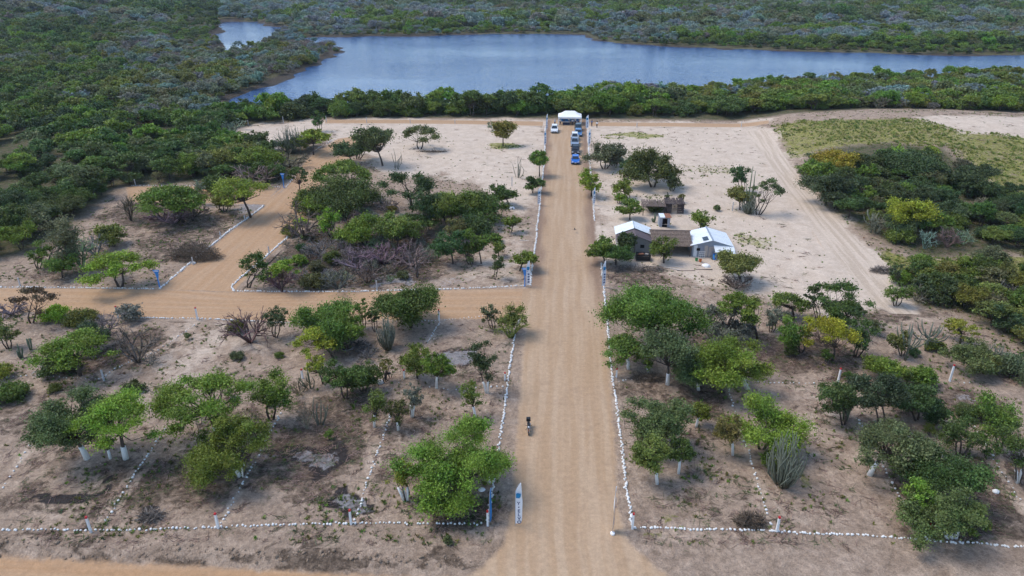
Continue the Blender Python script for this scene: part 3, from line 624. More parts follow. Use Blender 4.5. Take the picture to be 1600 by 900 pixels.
DATA = [
 # bx, by, w, top, style, tint, region, cx, paint, stems
 (137,718,122,603,'feather','dull',FL,102,1,1),(197,718,118,603,'acacia','bright',FL,185,1,1),(173,718,34,668,'scrub','dull',FL,165,1,1),(342,684,128,568,'acacia','green',FL,313,1,1),
 (378,744,126,640,'feather','mid',FL,355,1,2),(424,655,88,560,'scrub','green',FL,425,0,2),(522,562,62,506,'acacia','lime',FL,492,0,1),(505,600,40,540,'scrub','lime',FL,492,0,1),
 (486,606,32,556,'small','mid',FL),(540,622,62,557,'round','dark',FL,536,0,2),(567,612,52,558,'round','dark',FL,570,0,3),(652,592,48,538,'round','green',FL,650,0,1),(682,606,46,540,'round','green',FL,684,1,1),
 (761,614,54,524,'scrub','deep',FL,752,1,2),(743,653,44,585,'scrub','mid',FL,735,1,1),(585,668,44,600,'scrub','mid',FL,586,1,1),(622,672,44,612,'scrub','dark',FL,620,1,1),(644,652,34,592,'scrub','grey',FL,645,1,2),
 (716,772,150,652,'feather','green',FL,716,0,3),(764,756,36,690,'scrub','green',FL,770,1,1),(634,783,50,712,'scrub','bright',FL,625,1,3),(599,600,30,556,'open','olive',FL,604,0,1),(498,662,34,606,'small','grey',FL),
 (480,668,30,625,'thorn','grey',FL),(470,615,40,590,'thorn','brown',FL),(540,548,70,520,'thorn','brown',FL),
 (50,506,64,436,'open','brown',LW2,52,0,2),(126,588,104,508,'acacia','green',LW2,118,0,1),(86,500,44,476,'bush','lime',LW2),(130,505,46,482,'bush','olive',LW2),(165,528,58,474,'thorn','purple',LW2),
 (215,565,80,500,'thorn','brown',LW2),(14,545,46,488,'scrub','olive',LW2),(3,590,36,560,'bush','bright',LW2),(48,548,10,515,'pole','mid',LW2),(34,560,12,532,'pole','mid',LW2),(18,625,56,597,'bush','mid',LW2),
 (20,490,50,462,'thorn','purple',LW2),(155,545,50,498,'round','deep',LW2,140),(205,500,50,470,'scrub','grey',LW2),(95,580,60,545,'bush','dark',LW2),(210,612,34,594,'bush','dark',LW2),
 (392,534,82,470,'thorn','brown',LW2),(430,527,44,468,'scrub','deep',LW2,432),(372,520,30,495,'bush','olive',LW2),
 (503,538,110,453,'round','mid',LW2,505,0,3),(546,546,46,488,'round','green',LW2,544,0,2),(568,512,32,460,'scrub','green',LW2,565),(586,518,26,468,'scrub','dark',LW2,584),(642,512,100,433,'round','dark',LW2,638,0,1),
 (606,545,30,484,'clump','grey',LW2),(797,528,66,472,'thorn','olive',LW2),(800,520,52,470,'scrub','olive',LW2,800,0,3),(770,515,34,472,'scrub','dull',LW2,765),(625,500,40,455,'round','deep',LW2),(575,560,40,535,'thorn','purple',LW2),
 (388,449,54,383,'scrub','dark',MLB,402,0,2),(441,456,40,398,'acacia','bright',MLB,442,0,1),(438,450,50,412,'thorn','brown',MLB),(474,374,80,308,'umbrella','brown',MLB),(512,335,66,296,'acacia','bright',MLB,500,0,1),
 (545,306,82,243,'acacia','mid',MLB,540,0,2),(536,328,112,281,'bush','dark',MLB),(643,323,90,260,'open','deep',MLB,638,0,1),(550,257,48,218,'round','deep',MLB,543,0,1),(598,259,56,193,'round','dull',MLB,585,0,1),(560,250,40,205,'scrub','green',MLB,572),
 (618,264,28,222,'small','grey',MLB),(795,322,42,288,'round','dark',MLB,788,0,1),(755,348,74,296,'round','dark',MLB,750,0,2),(700,348,82,289,'round','mid',MLB,697,0,2),(736,368,60,328,'bush','dark',MLB),(668,358,50,298,'round','deep',MLB,668,0,2),
 (570,382,64,324,'round','green',MLB,562,0,2),(616,388,66,333,'round','mid',MLB,620,0,2),(645,365,60,330,'acacia','dark',MLB,650),(520,372,40,320,'scrub','bright',MLB,512),(708,412,52,353,'round','deep',MLB,702,0,1),(752,411,34,348,'round','mid',MLB,745,0,1),(735,412,38,372,'scrub','dark',MLB,732),
 (715,378,42,336,'scrub','olive',MLB,712),(797,364,34,333,'scrub','mid',MLB,800,0,2),(776,378,22,360,'bush','mid',MLB),(779,400,19,376,'lolli','mid',MLB,779),(773,437,28,388,'scrub','dark',MLB,778,0,2),(812,423,44,384,'round','mid',MLB,820,0,1),
 (545,350,46,328,'thorn','purple',MLB),(600,412,74,372,'thorn','purple',MLB),(560,418,64,382,'thorn','purple',MLB),(642,415,66,372,'thorn','purple',MLB),(528,450,62,408,'thorn','brown',MLB),(500,400,50,365,'thorn','purple',MLB),(652,380,44,345,'thorn','brown',MLB),(575,440,50,405,'thorn','brown',MLB),
 (652,434,34,372,'dead','purple',MLB),(470,352,22,337,'bush','yellow',MLB),(468,412,24,392,'bush','bright',MLB),(528,335,46,312,'thorn','purple',MLB),(490,448,40,420,'bush','dull',MLB),(690,330,60,300,'bush','green',MLB),(730,330,50,312,'bush','bright',MLB),(610,365,40,340,'bush','bright',MLB),(480,330,40,290,'bush','mid',MLB),(605,330,40,312,'thorn','purple',MLB),
 (656,233,62,193,'open','dull',SPL,656,0,2),(786,228,36,187,'round','olive',SPL,786,0,1),(809,277,22,237,'small','grey',SPL),(843,276,29,233,'lolli','mid',SPL,842),(832,302,28,272,'round','dark',SPL,836,0,1),(770,205,18,188,'thorn','grey',SPL),
 (188,448,102,386,'acacia','bright',LLB,183,0,2),(98,434,46,390,'round','mid',LLB,95),(287,347,100,282,'acacia','green',LLB,262,0,1),(270,348,86,305,'thorn','purple',LLB),(300,345,60,300,'thorn','brown',LLB),(392,340,80,270,'acacia','bright',LLB,372,0,1),(350,330,46,300,'scrub','olive',LLB,348),
 (318,320,20,276,'scrub','grey',LLB),(470,309,34,256,'acacia','dark',LLB,466,0,1),(88,424,84,332,'scrub','dull',LLB,92,0,3),(128,418,62,352,'thorn','grey',LLB),(175,385,46,340,'bush','olive',LLB),(205,345,34,300,'dead','brown',LLB),(150,400,50,360,'thorn','purple',LLB),
 (60,420,40,370,'scrub','mid',LLB,60),(335,300,50,270,'bush','dark',LLB),(30,350,80,300,'round','deep',ED),
 (452,238,40,190,'clump','grey',ED),(470,240,30,188,'candelabra','grey',ED),(490,242,46,198,'acacia','bright',ED,490),(455,262,60,228,'thorn','brown',ED),(500,205,26,170,'scrub','dark',ED),(400,232,40,203,'round','dark',ED),(352,268,74,218,'round','olive',ED),(410,275,60,228,'round','mid',ED),(400,288,80,250,'thorn','purple',ED),(365,205,40,196,'thorn','grey',ED),
 (945,264,54,220,'round','dull',HM,948,0,3),(924,307,47,258,'scrub','bright',HM,925,0,1),(960,260,30,235,'bush','grey',HM),(1020,292,80,230,'round','dark',HM,1018,0,2),(995,275,46,240,'round','deep',HM,992),(1050,298,32,273,'scrub','dull',HM,1052),(983,310,42,277,'scrub','mid',HM,972,0,2),(968,318,26,300,'scrub','green',HM),(984,344,34,311,'round','mid',HM,984),
 (945,413,46,366,'round','mid',HM,940,0,1),(962,414,52,374,'round','dark',HM,962,0,1),(978,400,30,360,'lolli','deep',HM,980),(1037,411,52,363,'scrub','mid',HM,1037,0,1),(1097,360,44,321,'scrub','green',HM,1098,0,2),(1158,439,68,388,'round','olive',HM,1147,0,1),
 (1166,332,12,234,'pole','mid',HM),(1160,300,34,248,'scrub','deep',HM,1157),(1156,328,40,286,'round','olive',HM,1155),(1170,334,26,296,'clump','grey',HM),(1185,336,48,273,'open','dull',HM,1201,0,3),(1026,330,30,310,'bush','dark',HM),(1022,348,7,329,'pole','dark',HM),(1041,318,12,297,'scrub','deep',HM),(1063,316,16,300,'scrub','olive',HM),(1120,330,10,318,'bush','dull',HM),
 (1026,548,132,430,'round','mid',FR,1026,0,2),(1043,600,84,498,'round','dull',FR,1046,1,1),(982,577,74,518,'acacia','mid',FR,978,1,1),(1013,582,40,538,'scrub','mid',FR,1008,1,1),(1136,528,80,470,'feather','grey',FR,1134,0,1),(1184,532,68,447,'acacia','mid',FR,1160,0,1),(1168,610,108,523,'round','green',FR,1140,1,1),(1092,609,62,540,'round','dull',FR,1082,1,1),(1075,590,60,540,'scrub','dull',FR),
 (1205,520,34,480,'scrub','grey',FR),(1150,448,50,438,'thorn','purple',FR),(1005,470,44,440,'bush','dark',FR),
 (1040,700,98,600,'feather','dull',FR,1033,0,3),(1088,666,34,624,'lolli','mid',FR,1095,1,1),(1027,757,58,678,'lolli','olive',FR,1015,1,1),(1060,742,40,682,'lolli','dark',FR,1063,1,1),(1145,712,40,641,'lolli','olive',FR,1138,1,1),(1190,702,106,616,'round','bright',FR,1200,0,2),(1222,757,58,663,'clump','grey',FR),(1205,735,40,700,'bush','mid',FR),
 (1302,505,86,425,'open','dark',BR,1310,0,2),(1277,500,30,440,'scrub','deep',BR,1272),(1240,500,60,453,'acacia','mid',BR,1235,0,1),(1322,518,72,463,'acacia','dark',BR,1325),(1297,562,84,486,'yellow','yellow',BR,1297,0,2),(1250,552,60,488,'scrub','mid',BR,1238,0,3),(1337,557,50,488,'scrub','dark',BR,1352),(1215,500,40,470,'thorn','grey',BR),
 (1414,562,46,498,'candelabra','grey',BR),(1410,555,40,505,'scrub','olive',BR,1405),(1446,547,54,490,'candelabra','grey',BR),(1385,592,66,543,'round','green',BR,1380,0,3),(1440,600,44,563,'bush','green',BR),(1458,545,30,525,'bush','mid',BR),(1500,537,46,494,'acacia','bright',BR,1502),(1530,582,80,530,'feather','dull',BR,1520),(1552,572,48,528,'clump','silver',BR),(1580,590,60,548,'bush','dull',BR),
 (1318,664,64,578,'round','dark',BR,1313,0,2),(1321,657,24,582,'pole','mid',BR),(1376,668,76,556,'round','deep',BR,1370,0,2),(1432,658,80,588,'round','dark',BR,1422,0,2),(1463,664,56,612,'round','deep',BR,1462),(1358,742,112,648,'acacia','dull',BR,1398,1,1),(1500,712,70,640,'scrub','dark',BR,1505,0,3),(1562,704,84,604,'scrub','mid',BR,1555,0,2),(1590,755,70,640,'scrub','dark',BR,1592,1,2),(1540,660,50,620,'bush','dark',BR),
 (1470,778,106,688,'round','dark',BR,1466,0,2),(1432,815,60,740,'scrub','green',BR,1440,1,2),(1487,842,116,738,'feather','dull',BR,1470,1,3),(1515,830,40,775,'bush','mid',BR),(1455,765,8,690,'pole','grey',BR),
 (1335,490,24,470,'bush','deep',BR),
 (1301,276,60,232,'round','gold',TH,1302),(1270,292,46,246,'round','mid',TH),(1422,372,66,305,'round','lime',TH,1422),(1444,388,34,352,'thorn','silver',TH),(1290,320,70,264,'round','deep',TH),(1420,280,90,235,'round','deep',TH),(1510,300,60,253,'round','deep',TH),(1395,248,40,228,'round','bright',TH),(1450,242,30,227,'bush','bright',TH),(1360,365,30,325,'candelabra','silver',TH),(1325,245,20,222,'small','silver',TH),
 (1408,448,26,404,'scrub','deep',TH,1401),(1400,478,44,436,'scrub','mid',TH),
 (700,848,14,838,'bush','dull',FL),(905,0,0,0,None,None,None)]
for row in DATA:
    if row[4]: plant(*row)
# labels of the hand-placed plants: look first, then place, then order from the left among its look-alikes
fam = {}
for t, b, style, tint, region, pt in PLANTS: fam.setdefault((style, tint, region[0], pt), []).append((proj(b)[0], t))
for (style, tint, rn, pt), lst in fam.items():
    lst.sort(key=lambda q: q[0]); n = len(lst)
    base = (WORD[tint] + ' ' + SHAPE[style]).replace('bare thorn', 'bare thorn')
    if pt: base += ' with whitewashed base'
    for i, (_, t) in enumerate(lst):
        l = base + ', ' + rn
        if n > 1: l += ', ' + ('leftmost' if i == 0 else 'rightmost' if i == n - 1 else ORD[i] + ' from left')
        t['label'] = l

# ------------------------------------------------------------------ woods: the nearest trees one by one, the rest as one mass
def proto(style, W, H, seed, leaf):
    r = np.random.default_rng(seed)
    if style == 'thorn': return thorn_mesh('branches', W, H, r, .035), None
    me, C = crown_mesh('crown', W, H, style, r, leaf); return me, trunk_mesh('trunk', W, H, C, r, (0, 0), 2 if style != 'bush' else 3, H * (.3 if style != 'bush' else .12), .04)
PROTO = [('round', 5.2, 4.4), ('round', 4.6, 4.6), ('feather', 5.4, 4.2), ('acacia', 5.6, 4.0), ('bush', 5.0, 3.4), ('bush', 4.4, 3.0), ('scrub', 4.6, 4.4), ('round', 6.0, 4.2), ('acacia', 5.0, 4.4), ('thorn', 4.4, 3.2), ('thorn', 5.0, 3.4)]
NEAR = [proto(s, W, H, 100 + i, .26) for i, (s, W, H) in enumerate(PROTO)]
for me, tr in NEAR:
    me.materials.append(M['leaf'] if tr else M['twig'])
    if tr: tr.materials.append(M['bark'])
def copy_tree(i, p, sc, sz, rz, tint, name, label, group):
    st = PROTO[i][0]; cat = 'shrub' if st in ('thorn', 'bush') or name == 'shrub' else 'tree'
    t = thing(name if cat == 'tree' else 'shrub', label, cat, p, rz, group); t.scale = (sc, sc, sz)
    o = link('crown' if st != 'thorn' else 'branches', NEAR[i][0], None, t); o.color = (*tint, 1)
    if NEAR[i][1]: link('trunk', NEAR[i][1], None, t)
def darts(P, step, seed, jitter=.42):
    r = np.random.default_rng(seed); x0, y0 = P.min(0); x1, y1 = P.max(0)
    xs, ys = np.meshgrid(np.arange(x0, x1, step), np.arange(y0, y1, step * .87)); xs[1::2] += step * .5
    xs = xs.ravel() + r.normal(size=xs.size) * step * jitter * .6; ys = ys.ravel() + r.normal(size=ys.size) * step * jitter * .6
    k = sdist(P, xs, ys) > 0; return xs[k], ys[k]
def pxv(x, y, z=0.0):
    zz = z - CAM_H; dep = y * CP - zz * SP
    return 800 + F_PX * x / dep, 450 - F_PX * (y * SP + zz * CP) / dep, dep
tc = {}
def named(tint, style, where, small=False):
    sh = {'thorn': 'bare thorn shrub', 'bush': 'low bush', 'acacia': 'flat-topped tree', 'feather': 'feathery tree', 'scrub': 'sparse tree', 'round': 'rounded tree'}[style]
    if small and style not in ('thorn', 'bush'): sh = sh.replace('tree', 'shrub')
    return WORD[tint] + ' ' + sh + ' crowded into the ' + where
def thick(P, step, seed, where, tints, styles, sc=(.7, 1.15)):
    r = np.random.default_rng(seed)
    for x, y in zip(*darts(P, step, seed)):
        px, py, dep = pxv(x, y, gz(x, y))
        if px > 1640 or px < -40: continue
        i = int(r.choice(styles)); tn = str(r.choice(tints)) if PROTO[i][0] != 'thorn' else str(r.choice(['purple', 'grey'])); s = r.uniform(*sc)
        copy_tree(i, (x, y, gz(x, y)), s, s * r.uniform(.75, 1.1), r.random() * 6.28, jit(TINT[tn], r, .10), 'tree' if s > .8 else 'shrub', named(tn, PROTO[i][0], where, s <= .8), WORD[tn] + ' ' + PROTO[i][0] + (' shrubs' if s <= .8 or PROTO[i][0] in ('thorn', 'bush') else ' trees') + ' in the ' + where)
T0 = poly([(450,335),(540,305),(640,330),(720,360),(690,405),(640,440),(480,446),(410,440),(440,400)])
thick(T0, 3.6, 24, 'burnt plot', ['dull', 'dark', 'olive'], [9, 10, 9, 10, 5], (.35, .7))
T1 = poly_at([(1256,275),(1285,252),(1390,255),(1475,258),(1535,298),(1650,316),(1650,388),(1440,394),(1385,374),(1305,332)])
thick(T1, 3.6, 21, 'upper right thicket', ['dark', 'deep', 'deep', 'mid', 'dull'], [0, 1, 2, 4, 5, 7, 3, 0, 4, 1, 9], (.6, 1.05))
T2 = poly_at([(1392,462),(1410,436),(1450,424),(1650,428),(1650,556),(1600,540),(1512,488),(1440,478)])
thick(T2, 2.9, 22, 'lower right thicket', ['dark', 'deep', 'mid', 'green', 'dull', 'olive'], [0, 1, 2, 4, 5, 7, 3, 6, 10], (.6, 1.0))
T3 = poly([(1470,640),(1540,600),(1600,590),(1650,600),(1650,560),(1560,560),(1500,600)])
thick(T3, 4.2, 23, 'far right scrub', ['dark', 'dull', 'mid'], [1, 2, 4, 6, 9], (.45, .75))
T4 = poly([(1100,560),(1200,515),(1400,520),(1530,610),(1590,780),(1500,770),(1400,640),(1250,590)])
thick(T4, 5.2, 25, 'right plots', ['dark', 'dull', 'mid', 'olive'], [6, 4, 5, 6, 9, 2], (.28, .6))
T5 = poly([(40,560),(330,520),(480,560),(520,690),(300,730),(40,700)])
thick(T5, 6.5, 26, 'left plots', ['dull', 'mid', 'olive'], [9, 10, 5, 9, 6], (.2, .42))
# points of the woods
WOODS = [(-330, 90, 460, 330, 3.7), (-420, 330, 420, 470, 4.6), (-900, 470, 900, 1250, 7.4)]
wx, wy, ws = [], [], []
for x0, y0, x1, y1, st in WOODS:
    a, b = darts(np.array([(x0, y0), (x1, y0), (x1, y1), (x0, y1)]), st, int(y0)); wx.append(a); wy.append(b); ws.append(np.full(len(a), st))
_rb = np.random.default_rng(91); bx_ = np.concatenate([np.linspace(-84, 205, 150)] * 2) + _rb.normal(size=300) * .8; by_ = np.where(bx_ < 70, 201 + .035 * (bx_ + 84), 205 + .0 * bx_) + 2.6 * _rb.random(300)   # low bushes closing the belt's front
wx, wy, ws = np.concatenate(wx + [bx_]), np.concatenate(wy + [by_]), np.concatenate(ws + [np.full(300, 2.6)]); front = np.arange(len(wx)) >= len(wx) - 300
px, py, dep = pxv(wx, wy, height(wx, wy))
lk = np.maximum(sdist(LAKE, wx, wy), sdist(CHANNEL, wx, wy)) + (vnoise(wx, wy, 9.0, 4) - 0.5) * 7 + (vnoise(wx, wy, 28.0, 6) - 0.5) * 8
keep = (np.abs(wx) < wy * .80 + 25) & (sdist(CLEARED, wx, wy) < -1.2) & (lk < -2.2)
keep &= ~((wy < 200) & (wx > -20))                                      # right of the tent the belt starts behind the track
keep &= ~((np.abs(px - 243) < 34) & (np.abs(py - 211) < 10)) & ~((np.abs(px - 88) < 14) & (np.abs(py - 232) < 18)) & ~((np.abs(px - 90) < 26) & (np.abs(py - 255) < 7))
keep &= sdist(ROADPOLY['cross_road'], wx, wy) < -1.5
keep &= ~((px > 1420) & (py > 184))
gap = vnoise(wx, wy, 22, 11); keep &= ~((gap > .80) & (wy < 200))
wx, wy, ws, px, py, dep, lk, front = [q[keep] for q in (wx, wy, ws, px, py, dep, lk, front)]
r = np.random.default_rng(5); n = len(wx)
big = vnoise(wx, wy, 30, 7); big2 = vnoise(wx, wy, 14, 8); rnd = r.random(n)
names = np.empty(n, object); idx = np.where(front, r.integers(4, 6, n), r.integers(0, 9, n))
def patchy(mask, order, sc_, seed, mixn=.34):
    t_ = np.clip((vnoise(wx, wy, sc_, seed) * .65 + vnoise(wx, wy, sc_ * .37, seed + 1) * .35 - .5) * 1.7 + .5 + (r.random(n) - .5) * mixn * 2, 0, .999)
    names[mask] = np.array(order, object)[(t_ * len(order)).astype(int)][mask]
patchy(np.ones(n, bool), ['deep', 'dark', 'mid', 'green', 'dark', 'mid', 'dull', 'dark'], 24, 60)
nearb = (wy > 185) & (wx > -75) & (lk > -60) & (py > 96)                # belt between sand and lake
patchy(nearb, ['deep', 'dark', 'mid', 'dark', 'green', 'mid'], 16, 62)
rt = nearb & (px > 930) & (py < 168); patchy(rt, ['mid', 'olive', 'dull', 'green', 'olive', 'silver'], 20, 64)
left = ~nearb & (wy < 330)
m = left & (wy > 190) & (big > .58); patchy(m, ['purple', 'grey', 'dull', 'mid', 'grey', 'dull', 'silver'], 18, 66)
pen = ~nearb & (lk > -45) & (px < 540) & (wy > 215); patchy(pen, ['purple', 'grey', 'dull', 'silver', 'grey', 'olive'], 20, 68)
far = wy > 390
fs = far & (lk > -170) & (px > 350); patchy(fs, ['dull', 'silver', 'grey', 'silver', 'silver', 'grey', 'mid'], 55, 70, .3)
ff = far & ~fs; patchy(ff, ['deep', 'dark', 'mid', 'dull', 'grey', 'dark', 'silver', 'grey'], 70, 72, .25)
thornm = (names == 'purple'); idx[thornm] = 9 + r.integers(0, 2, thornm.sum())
sc = ws / 4.4 * 1.12 * r.uniform(.62, 1.38, n); sc[wy > 470] *= .9; sc[(wy > 330) & (lk > -22)] *= .62
zs = sc * r.uniform(.75, 1.1, n); sc[nearb & (wy < 240)] *= 1.22; zs[nearb & (px < 1000)] *= 1.3; sc[nearb & (px > 1050) & (lk > -30)] *= .78; zs[nearb & (px > 1050) & (lk > -30)] *= .75
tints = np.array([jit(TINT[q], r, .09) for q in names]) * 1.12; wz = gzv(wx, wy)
vis = (px > -20) & (px < 1620)
cand = np.where(vis & (dep < 235) & ~front)[0]
lw = cand[px[cand] < 500]; lw = lw[np.argsort(dep[lw])][:85]
bl = cand[(px[cand] >= 500)]; bl = bl[np.argsort(dep[bl])][:50]
single = np.zeros(n, bool); single[lw] = True; single[bl] = True
for i in np.where(single)[0]:
    where = 'left woods' if px[i] < 500 else ('belt left of the tent' if px[i] < 885 else 'belt right of the tent')
    st = PROTO[idx[i]][0]
    copy_tree(int(idx[i]), (wx[i], wy[i], wz[i]), sc[i], zs[i], r.random() * 6.28, tuple(tints[i]), 'tree', named(names[i], st, where), WORD[names[i]] + ' ' + st + ' plants in the ' + where)

def scatter(name, pts, scl, rot, idx, tint, protos, label, cat):
    """one mass: a cloud of points carrying small shapes"""
    coll = bpy.data.collections.new(name + '_shapes')
    for i, me in enumerate(protos):
        o = bpy.data.objects.new('shape_%02d' % i, me); coll.objects.link(o)
    me = bpy.data.meshes.new(name); me.vertices.add(len(pts)); me.vertices.foreach_set('co', np.asarray(pts, np.float32).ravel())
    a = me.attributes.new('scl', 'FLOAT_VECTOR', 'POINT'); a.data.foreach_set('vector', np.asarray(scl, np.float32).ravel())
    a = me.attributes.new('rot', 'FLOAT_VECTOR', 'POINT'); a.data.foreach_set('vector', np.asarray(rot, np.float32).ravel())
    a = me.attributes.new('idx', 'INT', 'POINT'); a.data.foreach_set('value', np.asarray(idx, np.int32))
    a = me.attributes.new('tint', 'FLOAT_COLOR', 'POINT'); a.data.foreach_set('color', np.concatenate([tint, np.ones((len(tint), 1))], 1).astype(np.float32).ravel())
    ng = bpy.data.node_groups.new(name, 'GeometryNodeTree')
    ng.interface.new_socket('Geometry', in_out='INPUT', socket_type='NodeSocketGeometry'); ng.interface.new_socket('Geometry', in_out='OUTPUT', socket_type='NodeSocketGeometry')
    gi = ng.nodes.new('NodeGroupInput'); go = ng.nodes.new('NodeGroupOutput'); ip = ng.nodes.new('GeometryNodeInstanceOnPoints')
    ci = ng.nodes.new('GeometryNodeCollectionInfo'); ci.inputs['Collection'].default_value = coll; ci.inputs['Separate Children'].default_value = True; ci.inputs['Reset Children'].default_value = True
    def na(nm, ty):
        q = ng.nodes.new('GeometryNodeInputNamedAttribute'); q.data_type = ty; q.inputs['Name'].default_value = nm; return q.outputs['Attribute']
    er = ng.nodes.new('FunctionNodeEulerToRotation'); ng.links.new(na('rot', 'FLOAT_VECTOR'), er.inputs[0])
    ip.inputs['Pick Instance'].default_value = True
    ng.links.new(gi.outputs[0], ip.inputs['Points']); ng.links.new(ci.outputs[0], ip.inputs['Instance']); ng.links.new(na('idx', 'INT'), ip.inputs['Instance Index'])
    ng.links.new(er.outputs[0], ip.inputs['Rotation']); ng.links.new(na('scl', 'FLOAT_VECTOR'), ip.inputs['Scale']); ng.links.new(ip.outputs[0], go.inputs[0])
    o = link(name, me); md = o.modifiers.new('scatter', 'NODES'); md.node_group = ng
    return tag(o, label, cat, kind='stuff')
FARP = []
for i, (s, W, H) in enumerate(PROTO):
    me, _ = proto(s, W, H, 300 + i, .42 if s != 'thorn' else 0); me.materials.append(M['leaf_i'] if s != 'thorn' else M['twig_i']); FARP.append(me)
q = ~single
rot = np.stack([np.zeros(n), np.zeros(n), r.random(n) * 6.28], 1)
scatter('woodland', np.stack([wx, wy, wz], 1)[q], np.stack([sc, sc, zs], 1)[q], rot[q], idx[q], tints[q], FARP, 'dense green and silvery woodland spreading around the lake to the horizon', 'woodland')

# ------------------------------------------------------------------ ground cover that nobody could count
def tuft(seed, nb, h, spread):
    r = np.random.default_rng(seed); a = r.random(nb) * 6.28; q = r.random(nb) * spread
    b = np.stack([np.cos(a) * q, np.sin(a) * q, np.zeros(nb)], 1); tip = b + np.stack([np.cos(a) * h * .5 * r.random(nb), np.sin(a) * h * .5 * r.random(nb), h * (.5 + .5 * r.random(nb))], 1)
    sd = np.stack([-np.sin(a), np.cos(a), np.zeros(nb)], 1) * h * .16
    V = np.stack([b - sd, b + sd, tip], 1).reshape(-1, 3); me = mesh_np('tuft', V, None, np.arange(nb * 3).reshape(nb, 3))
    faceattr(me, 'v', r.random(nb)); faceattr(me, 'w', r.random(nb)); me.materials.append(M['leaf_i']); return me
def twigs(seed, k, L, rad):
    r = np.random.default_rng(seed); p = r.normal(size=(k, 3)) * L * .5; p[:, 2] = .02 + .04 * r.random(k); d = r.normal(size=(k, 3)); d[:, 2] *= .12; d /= np.linalg.norm(d, axis=1, keepdims=True)
    V, Q = sticks(p, p + d * L * (.4 + .8 * r.random((k, 1))), np.full(k, rad), np.full(k, rad * .6)); me = mesh_np('twigs', V, Q)
    faceattr(me, 'v', np.tile(r.random(k), 3)); faceattr(me, 'w', np.tile(r.random(k), 3)); me.materials.append(M['twig_i']); return me
def clod_mesh(seed):
    r = np.random.default_rng(seed); mb = MB(); secs = []
    for i, (z, q) in enumerate([(-.5, .5), (-.1, .95), (.25, .85), (.5, .4)]): secs.append([(math.cos(a) * q * (.75 + .5 * r.random()) * .5, math.sin(a) * q * (.75 + .5 * r.random()) * .5, z * .7) for a in np.linspace(0, 2 * math.pi, 7)[:-1]])
    return mb.loft(secs).mesh('clod')
r = np.random.default_rng(12)
NP = 170000
# even spread over the near ground
gxp = r.uniform(-75, 155, NP); gyp = 40 + 155 * r.random(NP) ** 1.3
ok = (np.abs(gxp) < gyp * .78 + 6) & (roadmask(gxp, gyp) < .15) & (sdist(CLEARED, gxp, gyp) > 0); gxp, gyp = gxp[ok], gyp[ok]
gm = blobs(GRASS, gxp, gyp); gm = np.maximum(gm, np.maximum(.9 * (sdist(DUNE, gxp, gyp) > 0), .95 * (sdist(DUNE_LOW, gxp, gyp) > 0)))
pal = np.zeros(len(gxp))
for P, st in PALES[:3]: pal = np.maximum(pal, st * (sdist(P, gxp, gyp) > 0))
nz = vnoise(gxp, gyp, 3.0, 21); nz2 = vnoise(gxp, gyp, 9.0, 22)
pg = np.clip(gm * .85 * np.clip((nz2 * .6 + nz * .4 - .32) * 4, .08, 1) + .20 * (nz > .68) + .16 * (nz2 > .64) + .02, 0, 1) * np.where(pal > 0, np.where(gm > .2, 1, .12), 1)
k = r.random(len(gxp)) < pg; x, y = gxp[k], gyp[k]; m = len(x); inD = (sdist(DUNE, x, y) > 0) | (sdist(DUNE_LOW, x, y) > 0)
s = r.uniform(.45, 1.2, m) * np.where(inD, .5 + 1.6 * r.random(m) ** 2, .8); tn = np.array([jit(TINT[q], r, .15) for q in r.choice(['olive', 'green', 'dull', 'mid'], m)])
tn[inD] = np.array([jit(q, r, .15) for q in [(.23, .245, .06), (.17, .21, .045), (.29, .27, .09)]])[r.integers(0, 3, inD.sum())] if inD.any() else tn[inD]
scatter('grass', np.stack([x, y, gzv(x, y)], 1), np.stack([s, s, s * .8], 1), np.stack([0 * x, 0 * x, r.random(m) * 6.28], 1), r.integers(0, 4, m), tn, [tuft(i, 16, .32, .22) for i in range(4)], 'low grass and weed tufts scattered over the plots and dune', 'grass')
lm = np.maximum(blobs(LITTER, gxp, gyp), .12); k = (r.random(len(gxp)) < lm * .62 * (nz * 1.6)) & (pal < .5) | (r.random(len(gxp)) < .012)
x, y = gxp[k], gyp[k]; m = len(x); s = r.uniform(.5, 1.3, m); tn = np.array([jit(q, r, .2) for q in [(.11, .082, .056), (.17, .135, .095), (.25, .205, .155)]])[r.integers(0, 3, m)]
scatter('leaf_litter', np.stack([x, y, gzv(x, y)], 1), np.stack([s, s, s], 1), np.stack([0 * x, 0 * x, r.random(m) * 6.28], 1), r.integers(0, 4, m), tn, [twigs(i, 10, .55, .018) for i in range(4)], 'dry twigs and leaf litter lying under the trees', 'litter')
# clods along the cut above the lower road
cm = [clod_mesh(i) for i in range(5)]
for q in cm: q.materials.append(M['clod'])
t = r.random(700) ** 1.0; a, b = flat(-60, 856), flat(735, 886); x = a[0] + (b[0] - a[0]) * t; y = a[1] + (b[1] - a[1]) * t + r.normal(size=700) * .35 + .35; s = .04 + .30 * r.random(700) ** 5
scatter('soil_clods', np.stack([x, y, gzv(x, y) + s * .15], 1), np.stack([s * 1.3, s, s], 1), np.stack([r.random(700), r.random(700), r.random(700) * 6], 1), r.integers(0, 5, 700), np.ones((700, 3)), cm, 'brown soil clods along the bank above the lower road', 'clods')

